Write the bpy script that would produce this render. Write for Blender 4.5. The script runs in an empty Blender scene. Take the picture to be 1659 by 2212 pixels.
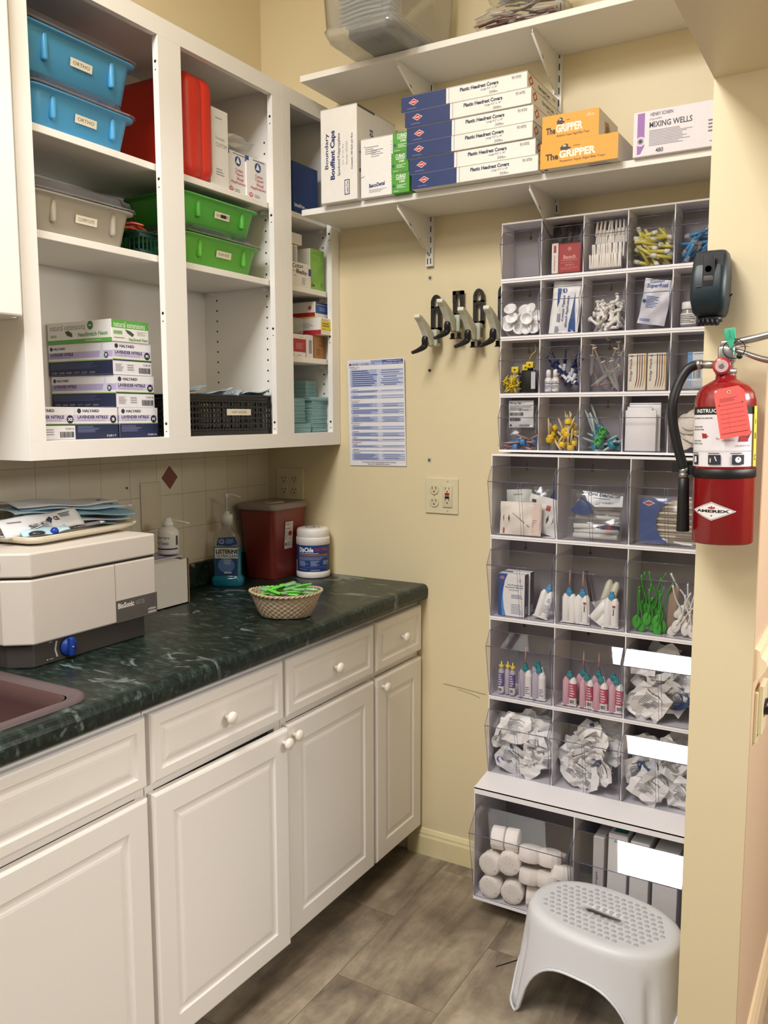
import bpy, bmesh, math, random
from mathutils import Vector, Matrix
R=math.radians; PI=math.pi
S=bpy.context.scene; COL=S.collection
# ---------------- camera, world, lamps, exposure ----------------
cd=bpy.data.cameras.new('camera'); cam=bpy.data.objects.new('camera',cd); COL.objects.link(cam); S.camera=cam
cd.sensor_fit='HORIZONTAL'; cd.sensor_width=36; cd.lens=36*1838/1659; cd.clip_start=.05
_yaw,_pit,_rol=.5322,.11256,-.00198
_f=Vector((-math.sin(_yaw)*math.cos(_pit),math.cos(_yaw)*math.cos(_pit),-math.sin(_pit)))
_r=Vector((math.cos(_yaw),math.sin(_yaw),0)); _u=_r.cross(_f)
_r2=math.cos(_rol)*_r+math.sin(_rol)*_u; _u2=-math.sin(_rol)*_r+math.cos(_rol)*_u
cam.matrix_world=Matrix(((_r2.x,_u2.x,-_f.x,1.9108),(_r2.y,_u2.y,-_f.y,-2.42416),(_r2.z,_u2.z,-_f.z,1.45909),(0,0,0,1)))
S.view_settings.view_transform='Standard'; S.view_settings.look='None'; S.view_settings.gamma=1
S.view_settings.exposure=0.12; S.view_settings.use_curve_mapping=False
W=bpy.data.worlds.new('world'); S.world=W; W.use_nodes=True
W.node_tree.nodes['Background'].inputs[0].default_value=(1,.96,.93,1); W.node_tree.nodes['Background'].inputs[1].default_value=.17
def area(name,loc,sx,sy,power,col,rot=(0,0,0)):
    l=bpy.data.lights.new(name,'AREA'); l.shape='RECTANGLE'; l.size=sx; l.size_y=sy; l.energy=power; l.color=col
    o=bpy.data.objects.new(name,l); COL.objects.link(o); o.location=loc; o.rotation_euler=rot; return o
area('ceiling_lamp_and_fill',(.87,-2.30,3.18),.66,1.2,69,(1,.985,.965))
area('ceiling_lamp_and_fill',(1.2,-4.1,3.18),.6,1.2,36,(1,.985,.965))  # unseen overhead fill, added far behind the camera
area('corridor_lamp_and_fill',(2.85,-.80,2.02),.6,1.2,49,(1,.965,.95),(0,R(30),0))  # unseen fill added on the passage side to brighten the cabinet fronts
area('corridor_lamp_and_fill',(2.9,.6,2.02),.6,1.15,5,(1,.84,.70),(0,R(15),0))
try:
    S.cycles.transparent_max_bounces=40; S.cycles.max_bounces=10; S.cycles.caustics_reflective=False; S.cycles.caustics_refractive=False
except Exception: pass
# ---------------- materials ----------------
def lin(c):
    c=c/255
    return c/12.92 if c<=.04045 else ((c+.055)/1.055)**2.4
def C(h):
    if isinstance(h,str): h=tuple(int(h[i:i+2],16) for i in (0,2,4))
    return tuple(lin(x) for x in h)+(1,)
_M={}
def M(h,rough=.5,metal=0,bump=0,scale=60,var=.04,trans=0,coat=0,name=None):
    """one plain colour with a faint procedural mottling and optional fine relief"""
    k=(h,rough,metal,bump,scale,var,trans,coat)
    if k in _M: return _M[k]
    m=bpy.data.materials.new(name or 'surface_%s'%(h if isinstance(h,str) else 'rgb')); m.use_nodes=True; n=m.node_tree.nodes; L=m.node_tree.links
    b=n['Principled BSDF']; b.inputs['Roughness'].default_value=rough; b.inputs['Metallic'].default_value=metal
    b.inputs['Transmission Weight'].default_value=trans; b.inputs['Coat Weight'].default_value=coat
    tc=n.new('ShaderNodeTexCoord'); no=n.new('ShaderNodeTexNoise'); no.inputs['Scale'].default_value=scale; no.inputs['Detail'].default_value=3
    L.new(tc.outputs['Object'],no.inputs['Vector'])
    mx=n.new('ShaderNodeMix'); mx.data_type='RGBA'; c=C(h)
    mx.inputs[6].default_value=tuple(x*(1-var) for x in c[:3])+(1,); mx.inputs[7].default_value=tuple(min(1,x*(1+var)) for x in c[:3])+(1,)
    L.new(no.outputs['Fac'],mx.inputs[0]); L.new(mx.outputs[2],b.inputs['Base Color'])
    if bump:
        bp=n.new('ShaderNodeBump'); bp.inputs['Strength'].default_value=bump; bp.inputs['Distance'].default_value=.002
        L.new(no.outputs['Fac'],bp.inputs['Height']); L.new(bp.outputs[0],b.inputs['Normal'])
    _M[k]=m; return m
def clear(name,tint,gloss=.9,rough=.03,haze=0.0,hazecol=(.8,.8,.8,1)):
    """thin clear plastic sheet: fresnel gloss over tinted see-through, optional milky part"""
    m=bpy.data.materials.new(name); m.use_nodes=True; n=m.node_tree.nodes; L=m.node_tree.links
    n.remove(n['Principled BSDF']); out=n['Material Output']
    t=n.new('ShaderNodeBsdfTransparent'); t.inputs[0].default_value=tint+(1,)
    g=n.new('ShaderNodeBsdfGlossy'); g.inputs['Roughness'].default_value=rough; g.inputs[0].default_value=(gloss,gloss,gloss,1)
    fr=n.new('ShaderNodeFresnel'); ge=n.new('ShaderNodeNewGeometry'); ir=n.new('ShaderNodeMapRange')
    ir.inputs[3].default_value=1.49; ir.inputs[4].default_value=1/1.49; L.new(ge.outputs['Backfacing'],ir.inputs[0]); L.new(ir.outputs[0],fr.inputs[0])
    mx=n.new('ShaderNodeMixShader'); src=t.outputs[0]
    if haze:
        d=n.new('ShaderNodeBsdfTranslucent'); d.inputs[0].default_value=hazecol
        d2=n.new('ShaderNodeBsdfDiffuse'); d2.inputs[0].default_value=hazecol
        a=n.new('ShaderNodeMixShader'); a.inputs[0].default_value=.5; L.new(d.outputs[0],a.inputs[1]); L.new(d2.outputs[0],a.inputs[2])
        h=n.new('ShaderNodeMixShader'); h.inputs[0].default_value=haze; L.new(t.outputs[0],h.inputs[1]); L.new(a.outputs[0],h.inputs[2]); src=h.outputs[0]
        no=n.new('ShaderNodeTexNoise'); no.inputs['Scale'].default_value=25; mr=n.new('ShaderNodeMapRange')
        mr.inputs[3].default_value=haze*.8; mr.inputs[4].default_value=min(1,haze*1.2); L.new(no.outputs['Fac'],mr.inputs[0]); L.new(mr.outputs[0],h.inputs[0])
    L.new(fr.outputs[0],mx.inputs[0]); L.new(src,mx.inputs[1]); L.new(g.outputs[0],mx.inputs[2]); L.new(mx.outputs[0],out.inputs[0])
    return m
# ---------------- text ----------------
_T={}
def glyphs(s,bold):
    k=(s,bold)
    if k in _T: return _T[k]
    c=bpy.data.curves.new('t','FONT'); c.body=s; c.resolution_u=2; c.offset=.02*bold
    o=bpy.data.objects.new('t',c); me=o.to_mesh()
    v=[tuple(p.co[:2]) for p in me.vertices]; f=[tuple(p.vertices) for p in me.polygons]
    o.to_mesh_clear(); bpy.data.objects.remove(o); bpy.data.curves.remove(c)
    if v:
        x0=min(a for a,b in v);x1=max(a for a,b in v);y0=min(b for a,b in v);y1=max(b for a,b in v)
        v=[((a-x0)/max(1e-6,x1-x0),(b-y0)/max(1e-6,y1-y0)) for a,b in v]
    _T[k]=(v,f); return _T[k]
# ---------------- mesh builder ----------------
class B:
    def __init__(s): s.v=[]; s.f=[]; s.m=[]; s.sm=[]; s.mats=[]; s.T=None
    def mi(s,m):
        if isinstance(m,(str,tuple)): m=M(m)
        if m not in s.mats: s.mats.append(m)
        return s.mats.index(m)
    def add(s,vs,fs,m,smooth=False):
        k=len(s.v); i=s.mi(m)
        s.v+=[tuple(s.T@Vector(p)) if s.T else tuple(p) for p in vs]
        for f in fs: s.f.append(tuple(a+k for a in f)); s.m.append(i); s.sm.append(smooth)
        return s
    def box(s,a,b,m):
        (x0,y0,z0),(x1,y1,z1)=a,b
        return s.add([(x0,y0,z0),(x1,y0,z0),(x1,y1,z0),(x0,y1,z0),(x0,y0,z1),(x1,y0,z1),(x1,y1,z1),(x0,y1,z1)],
            [(0,3,2,1),(4,5,6,7),(0,1,5,4),(1,2,6,5),(2,3,7,6),(3,0,4,7)],m)
    def rbox(s,a,b,m,r=.005,seg=3,taper=1,smooth=True):
        bm=bmesh.new(); bmesh.ops.create_cube(bm,size=1); c=[(a[i]+b[i])/2 for i in range(3)]; d=[b[i]-a[i] for i in range(3)]
        for v in bm.verts: v.co=Vector((c[0]+v.co.x*d[0]*(taper if v.co.z<0 else 1),c[1]+v.co.y*d[1]*(taper if v.co.z<0 else 1),c[2]+v.co.z*d[2]))
        bmesh.ops.bevel(bm,geom=bm.edges[:],offset=min(r,min(d)*.49),segments=seg,affect='EDGES',profile=.5)
        s.add([v.co[:] for v in bm.verts],[[v.index for v in f.verts] for f in bm.faces],m,smooth); bm.free(); return s
    def lathe(s,prof,m,c=(0,0,0),n=24,axis=None,smooth=True,sx=1,sy=1,caps=True):
        """prof: (radius, height) pairs along the axis"""
        Q=Vector(axis).normalized().to_track_quat('Z','Y').to_matrix() if axis else Matrix.Identity(3); c=Vector(c)
        vs=[];fs=[]
        for r,z in prof:
            for i in range(n):
                t=2*PI*i/n; vs.append((c+Q@Vector((r*sx*math.cos(t),r*sy*math.sin(t),z)))[:])
        for j in range(len(prof)-1):
            for i in range(n):
                a=j*n+i;b=j*n+(i+1)%n; fs.append((a,b,b+n,a+n))
        s.add(vs,fs,m,smooth)
        if caps:
            k=len(s.v)-len(vs); i0=s.mi(m)
            if prof[0][0]>1e-5: s.f.append(tuple(k+i for i in reversed(range(n)))); s.m.append(i0); s.sm.append(False)
            if prof[-1][0]>1e-5: s.f.append(tuple(k+(len(prof)-1)*n+i for i in range(n))); s.m.append(i0); s.sm.append(False)
        return s
    def cyl(s,p,q,r,m,n=12,r2=None,smooth=True):
        p,q=Vector(p),Vector(q); return s.lathe([(r,0),(r2 if r2 is not None else r,(q-p).length)],m,p,n,(q-p),smooth)
    def tube(s,pts,r,m,n=8,sub=6,flat=1):
        P=[Vector(p) for p in pts]
        if sub>1 and len(P)>2:
            Q=[]; rr=[]
            for i in range(len(P)-1):
                a=P[max(0,i-1)];b=P[i];c=P[i+1];d=P[min(len(P)-1,i+2)]
                for j in range(sub):
                    t=j/sub; Q.append(.5*((2*b)+(c-a)*t+(2*a-5*b+4*c-d)*t*t+(3*b-3*c+d-a)*t**3)); rr.append(r if not isinstance(r,list) else r[i]*(1-t)+r[i+1]*t)
            Q.append(P[-1]); rr.append(r if not isinstance(r,list) else r[-1]); P=Q
        else: rr=[r]*len(P) if not isinstance(r,list) else r
        vs=[];fs=[]; up=Vector((0,0,1)); pt=None
        for i,p in enumerate(P):
            t=(P[min(i+1,len(P)-1)]-P[max(0,i-1)]).normalized()
            if pt is None:
                a=t.cross(up) if abs(t.dot(up))<.95 else t.cross(Vector((1,0,0)))
                a.normalize()
            else: a=(a-a.dot(t)*t).normalized()
            pt=t; b=t.cross(a)
            for k in range(n):
                g=2*PI*k/n; vs.append((p+rr[i]*(a*math.cos(g)+b*flat*math.sin(g)))[:])
        for j in range(len(P)-1):
            for i in range(n): a_=j*n+i;b_=j*n+(i+1)%n; fs.append((a_,b_,b_+n,a_+n))
        fs.append(tuple(reversed(range(n)))); fs.append(tuple((len(P)-1)*n+i for i in range(n)))
        return s.add(vs,fs,m,True)
    def prism(s,pts,o,u,v,n,d,m,smooth=False):
        """extrude the 2D outline pts (in plane o,u,v) by depth d along n"""
        o,u,v,n=map(Vector,(o,u,v,n)); k=len(pts)
        vs=[(o+u*a+v*b)[:] for a,b in pts]+[(o+u*a+v*b+n*d)[:] for a,b in pts]
        fs=[tuple(reversed(range(k))),tuple(range(k,2*k))]+[(i,(i+1)%k,(i+1)%k+k,i+k) for i in range(k)]
        return s.add(vs,fs,m,smooth)
    def grid(s,nu,nv,fn,m,smooth=True,wrap=False):
        vs=[tuple(fn(i/(nu-(0 if wrap else 1)),j/(nv-1))) for j in range(nv) for i in range(nu)]
        fs=[(j*nu+i,j*nu+(i+1)%nu,(j+1)*nu+(i+1)%nu,(j+1)*nu+i) for j in range(nv-1) for i in range(nu if wrap else nu-1)]
        return s.add(vs,fs,m,smooth)
    # printed matter on a face; ops in 0..1 face coordinates. mp(u,v,h)->point
    def art(s,mp,ops,seg=1,step=None,asp=1.0):
        step=step or (.00005 if seg==1 else .00016); h=step; rnd=random.Random(len(ops)*7+3)
        for op in ops:
            k=op[0]; fl=[]
            if k=='r':
                _,a,b,c,d,col=op; n=max(1,int(seg*(c-a)+.5))
                s.add([mp(a+(c-a)*i/n,y,h) for y in (b,d) for i in range(n+1)],[(i,i+1,i+n+2,i+n+1) for i in range(n)],col)
            elif k=='t':
                _,tx,a,b,c,d,col=op[:7]; rot=op[7] if len(op)>7 else 0; bold=op[8] if len(op)>8 else 0
                v,f=glyphs(tx,bold)
                if rot==90: v2=[mp(a+(c-a)*(1-y),b+(d-b)*x,h) for x,y in v]
                elif rot==-90: v2=[mp(a+(c-a)*y,b+(d-b)*(1-x),h) for x,y in v]
                elif rot==180: v2=[mp(c-(c-a)*x,d-(d-b)*y,h) for x,y in v]
                else:
                    sk=rot if isinstance(rot,float) else 0
                    v2=[mp(a+(c-a)*x,b+(d-b)*y+sk*x,h) for x,y in v]
                s.add(v2,f,col)
            elif k=='l':
                _,a,b,c,d,nn,col=op[:7]; ctr=len(op)>7
                for i in range(nn):
                    y=d-(d-b)*(i+.25)/nn; t=(d-b)/nn*.42; e=a+(c-a)*(.6+.4*rnd.random()); x0=a
                    if ctr: x0=a+(c-e)/2; e=e+(c-e)/2
                    g=max(1,int(seg*(e-x0)+.5))
                    s.add([mp(x0+(e-x0)*q/g,yy,h) for yy in (y-t,y) for q in range(g+1)],[(q,q+1,q+g+2,q+g+1) for q in range(g)],col)
            elif k=='p':
                _,pts,col=op; s.add([mp(a,b,h) for a,b in pts],[tuple(range(len(pts)))],col)
            elif k=='c':
                _,a,b,r,col=op[:5]; q=op[5] if len(op)>5 else 1
                s.add([mp(a+r*math.cos(2*PI*i/20),b+r*asp*q*math.sin(2*PI*i/20),h) for i in range(20)],[tuple(range(20))],col)
            elif k=='bar':
                _,a,b,c,d,col=op; x=a
                while x<c:
                    w=(c-a)*rnd.choice((.01,.02,.035)); s.add([mp(x,b,h),mp(min(c,x+w),b,h),mp(min(c,x+w),d,h),mp(x,d,h)],[(0,1,2,3)],col); x+=w+(c-a)*rnd.choice((.012,.02,.03))
            h+=step
        return s
    def obj(s,name,parent=None,loc=(0,0,0),rot=(0,0,0),mods=()):
        me=bpy.data.meshes.new(name); me.from_pydata(s.v,[],s.f)
        for m in s.mats: me.materials.append(m)
        me.polygons.foreach_set('material_index',s.m); me.polygons.foreach_set('use_smooth',s.sm); me.update()
        o=bpy.data.objects.new(name,me); COL.objects.link(o); o.location=loc; o.rotation_euler=rot
        if parent: o.parent=parent
        return o
def tag(o,label,cat,group=None,kind=None):
    if label: o['label']=label
    if cat: o['category']=cat
    if group: o['group']=group
    if kind: o['kind']=kind
    return o
def thing(name,label,cat,loc=(0,0,0),rot=(0,0,0),group=None):
    o=bpy.data.objects.new(name,None); COL.objects.link(o); o.location=loc; o.empty_display_size=.05
    o.rotation_euler=rot if isinstance(rot,tuple) else (0,0,rot)
    return tag(o,label,cat,group)
def struct(name,b,label=None,loc=(0,0,0)):
    return tag(b.obj(name,None,loc),label,'structure',None,'structure')
def dup(root,loc,rot=None,label=None,group=None):
    r=root.copy(); COL.objects.link(r); r.location=loc
    if rot is not None: r.rotation_euler=rot if isinstance(rot,tuple) else (0,0,rot)
    if label: r['label']=label
    if group: r['group']=group
    for ch in list(root.children):
        c=ch.copy(); COL.objects.link(c); c.parent=r
        for g in ch.children:
            d=g.copy(); COL.objects.link(d); d.parent=c
    return r
def bevel(o,w=.002,seg=2,ang=40):
    m=o.modifiers.new('bevel','BEVEL'); m.width=w; m.segments=seg; m.limit_method='ANGLE'; m.angle_limit=R(ang); return o
def solid(o,t,rim=None,off=0):
    m=o.modifiers.new('solidify','SOLIDIFY'); m.thickness=t; m.offset=off
    if rim is not None: m.material_offset_rim=rim
    return o
def fmap(w,d,h,face):
    o,u,v,n={'F':((-w/2,-d/2,0),(w,0,0),(0,0,h),(0,-1,0)),'R':((w/2,-d/2,0),(0,d,0),(0,0,h),(1,0,0)),
     'L':((-w/2,d/2,0),(0,-d,0),(0,0,h),(-1,0,0)),'T':((-w/2,-d/2,h),(w,0,0),(0,d,0),(0,0,1)),'U':((-w/2,d/2,0),(w,0,0),(0,-d,0),(0,0,-1))}[face]
    o,u,v,n=map(Vector,(o,u,v,n)); return lambda a,b,e: (o+u*a+v*b+n*e)[:]
def carton(name,label,cat,w,d,h,col,loc,rot=0,group=None,faces=None,skew=0,flaps=True):
    """printed cardboard box: body panel plus a separate lid flap line, printing on its faces"""
    b=B(); m=M(col,.45) if isinstance(col,str) else col
    b.rbox((-w/2,-d/2,0),(w/2,d/2,h),m,r=.0012,seg=1,smooth=False)
    for fc,ops in (faces or {}).items():
        W_,H_={'F':(w,h),'R':(d,h),'L':(d,h),'T':(w,d),'U':(w,d)}[fc]
        b.art(fmap(w,d,h,fc),ops,asp=W_/H_)
    if flaps:
        e=.0006; g='8d8880'
        b.box((-w/2+.001,-d/2-e,h-.0022),(w/2-.001,-d/2,h-.0014),M(g))
        b.box((w/2,-d/2+.001,h-.0022),(w/2+e,d/2-.001,h-.0014),M(g))
    o=b.obj(name,None,loc,rot if isinstance(rot,tuple) else (0,0,rot)); return tag(o,label,cat,group)
WHITE='e9e4dc'; INK='2a2a33'; GREY='8a8a90'; NAVY='1f2f66'; RED='c0262c'
# ---------------- structure ----------------
FZ=-.012; XP,XP2,YP,ZS=1.598,1.713,-.68,2.081
def nodes(name):
    m=bpy.data.materials.new(name); m.use_nodes=True; return m,m.node_tree.nodes,m.node_tree.links
def wallpaint(name,rgb,rgb2,bump=.05):
    m,n,L=nodes(name); b=n['Principled BSDF']; b.inputs['Roughness'].default_value=.42
    tc=n.new('ShaderNodeTexCoord'); a=n.new('ShaderNodeTexNoise'); a.inputs['Scale'].default_value=1.6; a.inputs['Detail'].default_value=5
    f=n.new('ShaderNodeTexNoise'); f.inputs['Scale'].default_value=220
    L.new(tc.outputs['Object'],a.inputs[0]); L.new(tc.outputs['Object'],f.inputs[0])
    mx=n.new('ShaderNodeMix'); mx.data_type='RGBA'; mx.inputs[6].default_value=C(rgb); mx.inputs[7].default_value=C(rgb2); L.new(a.outputs[0],mx.inputs[0]); L.new(mx.outputs[2],b.inputs[0])
    bp=n.new('ShaderNodeBump'); bp.inputs['Strength'].default_value=bump; bp.inputs['Distance'].default_value=.001; L.new(f.outputs[0],bp.inputs['Height']); L.new(bp.outputs[0],b.inputs['Normal']); return m
YEL=wallpaint('yellow_wall_paint','e3d4b0','decea8'); PINK=wallpaint('corridor_wall_paint','dcc3a6','d8bd9f'); CEIL=wallpaint('ceiling_paint','efebe2','ebe6dc')
def floor_mat():
    m,n,L=nodes('travertine_plank_tiles'); b=n['Principled BSDF']; b.inputs['Roughness'].default_value=.32
    tc=n.new('ShaderNodeTexCoord'); mp=n.new('ShaderNodeMapping'); mp.inputs['Rotation'].default_value=(0,0,R(90)); mp.inputs['Location'].default_value=(-.324,-.732,0)
    # rotated so that planks run along y : u = y, v = x
    sx=n.new('ShaderNodeSeparateXYZ'); L.new(tc.outputs['Object'],sx.inputs[0])
    ax=n.new('ShaderNodeMath'); ax.operation='ADD'; ax.inputs[1].default_value=.37+6.1; L.new(sx.outputs[1],ax.inputs[0])
    ay=n.new('ShaderNodeMath'); ay.operation='ADD'; ay.inputs[1].default_value=-.734+6.0; L.new(sx.outputs[0],ay.inputs[0])
    cb=n.new('ShaderNodeCombineXYZ'); L.new(ax.outputs[0],cb.inputs[0]); L.new(ay.outputs[0],cb.inputs[1])
    br=n.new('ShaderNodeTexBrick'); br.inputs['Scale'].default_value=1; br.inputs['Brick Width'].default_value=.61; br.inputs['Row Height'].default_value=.30
    br.inputs['Mortar Size'].default_value=.0011; br.inputs['Mortar Smooth'].default_value=.2; br.offset=.5; br.inputs['Color1'].default_value=(0,0,0,1); br.inputs['Color2'].default_value=(1,1,1,1); br.inputs['Bias'].default_value=0
    L.new(cb.outputs[0],br.inputs[0])
    # per tile offset
    of=n.new('ShaderNodeVectorMath'); of.operation='MULTIPLY_ADD'; of.inputs[1].default_value=(3.1,2.3,0); L.new(br.outputs['Color'],of.inputs[0]); L.new(tc.outputs['Object'],of.inputs[2])
    st=n.new('ShaderNodeMapping'); st.inputs['Scale'].default_value=(9,1.7,1); L.new(of.outputs[0],st.inputs[0])
    w=n.new('ShaderNodeTexNoise'); w.inputs['Scale'].default_value=1.0; w.inputs['Detail'].default_value=9; w.inputs['Roughness'].default_value=.62; w.inputs['Distortion'].default_value=.9; L.new(st.outputs[0],w.inputs[0])
    cr=n.new('ShaderNodeValToRGB'); e=cr.color_ramp.elements; e[0].position=.30; e[0].color=C('675d50'); e[1].position=.72; e[1].color=C('b3a793')
    x=e.new(.44); x.color=C('8b7d6b'); x=e.new(.55); x.color=C('a0927d'); L.new(w.outputs[0],cr.inputs[0])
    w2=n.new('ShaderNodeTexNoise'); w2.inputs['Scale'].default_value=7; w2.inputs['Detail'].default_value=8; w2.inputs['Roughness'].default_value=.7; L.new(of.outputs[0],w2.inputs[0])
    r2=n.new('ShaderNodeMapRange'); r2.inputs[1].default_value=.3; r2.inputs[2].default_value=.75; r2.inputs[3].default_value=.60; r2.inputs[4].default_value=1.22; L.new(w2.outputs[0],r2.inputs[0])
    mu=n.new('ShaderNodeVectorMath'); mu.operation='SCALE'; L.new(cr.outputs[0],mu.inputs[0]); L.new(r2.outputs[0],mu.inputs['Scale'])
    mo=n.new('ShaderNodeMix'); mo.data_type='RGBA'; mo.inputs[7].default_value=C('6a5b4a'); L.new(br.outputs['Fac'],mo.inputs[0]); L.new(mu.outputs[0],mo.inputs[6]); L.new(mo.outputs[2],b.inputs[0])
    bp=n.new('ShaderNodeBump'); bp.inputs['Strength'].default_value=.12; bp.inputs['Distance'].default_value=.001; L.new(w2.outputs[0],bp.inputs['Height']); L.new(bp.outputs[0],b.inputs['Normal'])
    return m
def marble():
    m,n,L=nodes('green_marble_laminate'); b=n['Principled BSDF']; b.inputs['Roughness'].default_value=.34; b.inputs['Specular IOR Level'].default_value=.35
    tc=n.new('ShaderNodeTexCoord'); mp=n.new('ShaderNodeMapping'); mp.inputs['Rotation'].default_value=(0,0,R(35)); mp.inputs['Scale'].default_value=(1,2.2,1.4); L.new(tc.outputs['Object'],mp.inputs[0])
    a=n.new('ShaderNodeTexNoise'); a.inputs['Scale'].default_value=30; a.inputs['Detail'].default_value=10; a.inputs['Roughness'].default_value=.72; a.inputs['Distortion'].default_value=.5; L.new(mp.outputs[0],a.inputs[0])
    cr=n.new('ShaderNodeValToRGB'); e=cr.color_ramp.elements; e[0].position=.34; e[0].color=C('0c1410'); e[1].position=.80; e[1].color=C('7f8d84')
    for p,c in ((.45,'121b17'),(.54,'1e2b25'),(.62,'31423a'),(.70,'58665d')): x=e.new(p); x.color=C(c)
    L.new(a.outputs[0],cr.inputs[0])
    q=n.new('ShaderNodeTexNoise'); q.inputs['Scale'].default_value=7; q.inputs['Detail'].default_value=7; q.inputs['Roughness'].default_value=.55; q.inputs['Distortion'].default_value=1.2; L.new(mp.outputs[0],q.inputs[0])
    vr=n.new('ShaderNodeValToRGB'); e=vr.color_ramp.elements; e[0].position=.60; e[0].color=(0,0,0,1); e[1].position=.66; e[1].color=(.55,.55,.55,1); L.new(q.outputs[0],vr.inputs[0])
    mx=n.new('ShaderNodeMix'); mx.data_type='RGBA'; mx.inputs[7].default_value=C('8b9690'); L.new(vr.outputs[0],mx.inputs[0]); L.new(cr.outputs[0],mx.inputs[6]); L.new(mx.outputs[2],b.inputs[0]); return m
def tile_mat():
    m,n,L=nodes('cream_wall_tiles'); b=n['Principled BSDF']; b.inputs['Roughness'].default_value=.3
    tc=n.new('ShaderNodeTexCoord'); sx=n.new('ShaderNodeSeparateXYZ'); L.new(tc.outputs['Object'],sx.inputs[0])
    ax=n.new('ShaderNodeMath'); ax.operation='ADD'; ax.inputs[1].default_value=.552+.107*60; L.new(sx.outputs[1],ax.inputs[0])
    az=n.new('ShaderNodeMath'); az.operation='ADD'; az.inputs[1].default_value=-1.217+.109*20; L.new(sx.outputs[2],az.inputs[0])
    cb=n.new('ShaderNodeCombineXYZ'); L.new(ax.outputs[0],cb.inputs[0]); L.new(az.outputs[0],cb.inputs[1])
    br=n.new('ShaderNodeTexBrick'); br.offset=0; br.inputs['Scale'].default_value=1; br.inputs['Brick Width'].default_value=.107; br.inputs['Row Height'].default_value=.109; br.inputs['Mortar Size'].default_value=.0014; br.inputs['Mortar Smooth'].default_value=.3
    br.inputs['Color1'].default_value=C('d3c9b3'); br.inputs['Color2'].default_value=C('cdc3ac'); br.inputs['Mortar'].default_value=C('b3a98f'); L.new(cb.outputs[0],br.inputs[0])
    no=n.new('ShaderNodeTexNoise'); no.inputs['Scale'].default_value=9; no.inputs['Detail'].default_value=5; L.new(tc.outputs['Object'],no.inputs[0])
    mr=n.new('ShaderNodeMapRange'); mr.inputs[3].default_value=.9; mr.inputs[4].default_value=1.06; L.new(no.outputs[0],mr.inputs[0])
    mu=n.new('ShaderNodeVectorMath'); mu.operation='SCALE'; L.new(br.outputs['Color'],mu.inputs[0]); L.new(mr.outputs[0],mu.inputs['Scale']); L.new(mu.outputs[0],b.inputs[0])
    bp=n.new('ShaderNodeBump'); bp.inputs['Strength'].default_value=.4; bp.inputs['Distance'].default_value=.002; bp.invert=True; L.new(br.outputs['Fac'],bp.inputs['Height']); L.new(bp.outputs[0],b.inputs['Normal']); return m
FLOOR=floor_mat(); MARB=marble(); TILE=tile_mat()
CH=3.20
struct('floor',B().box((-.1,-4.6,FZ-.05),(3.4,2.2,FZ),FLOOR),'grey-brown travertine plank floor')
struct('ceiling',B().box((-.1,-4.6,CH),(3.4,2.2,CH+.05),CEIL),'off-white ceiling above the frame')
struct('wall_left',B().box((-.1,-4.6,FZ),(0,0,CH),YEL),'yellow side wall behind the cabinets')
struct('wall_back',B().box((-.1,0,FZ),(XP2-.001,.1,CH),YEL),'yellow back wall holding the shelves and the bins')
struct('wall_right',B().box((XP,YP,FZ),(XP2-.001,0,CH),YEL),'narrow yellow wall end carrying the extinguisher')
struct('wall_corridor',B().box((XP2-.001,YP+.003,FZ),(XP2,2.2,ZS),PINK).box((XP2-.05,.1,FZ),(XP2-.001,2.2,ZS),PINK),'peach corridor side of the right wall')
struct('trim_1',B().box((XP,-2.3,ZS),(3.4,YP,CH),YEL).box((XP2,YP,ZS),(3.4,2.2,CH),YEL),'dropped yellow soffit over the passage at the right')
struct('wall_passage',B().box((3.4,-.68,FZ),(3.5,2.2,CH),PINK),'peach wall across the passage'); struct('wall_far',B().box((XP2-.05,2.2,FZ),(3.5,2.3,CH),PINK),'peach wall at the far end of the passage')
# baseboards
def molding(path,o,u,v,n,d,m): return B().prism(path,o,u,v,n,d,m)
bp=[(0,0),(.012,0),(.012,.062),(.009,.070),(.009,.076),(.004,.088),(0,.090)]
struct('baseboard_back',molding(bp,(.58,0,FZ),(0,-1,0),(0,0,1),(1,0,0),XP-.58,M('e3d5a8',.35)),'cream baseboard along the back wall')
struct('baseboard_right',molding([(a*1.3,b*1.25) for a,b in bp],(XP2,YP+.003,FZ),(1,0,0),(0,0,1),(0,1,0),2.4,M('ead5b0',.35)),'cream baseboard along the corridor wall')
# wall tiles and lip
struct('trim_2',B().box((0,-3.4,.914),(.008,-.022,1.40),TILE).box((.008,-3.4,1.345),(.009,-.022,1.363),M('cfc5ae')),'cream wall tiles between countertop and wall cabinets')
b=B()
for zc,yc in ((1.271,-.4985),(1.271,-1.355)):
    b.prism([(-.034,0),(0,-.036),(.034,0),(0,.036)],(.0081,yc,zc),(0,1,0),(0,0,1),(1,0,0),.0012,M('6d1f1c',.3))
struct('trim_3',b,'dark red diamond inset in the wall tiles')
# chair rail on the corridor side
struct('trim_4',B().prism([(0,0),(.010,.004),(.020,.02),(.024,.03),(.020,.04),(.012,.046),(.010,.058),(0,.062)],(XP2,YP+.012,.945),(1,0,0),(0,0,1),(0,1,0),2.3,M('f0dcb8',.35)),'cream chair rail on the corridor wall')
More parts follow.
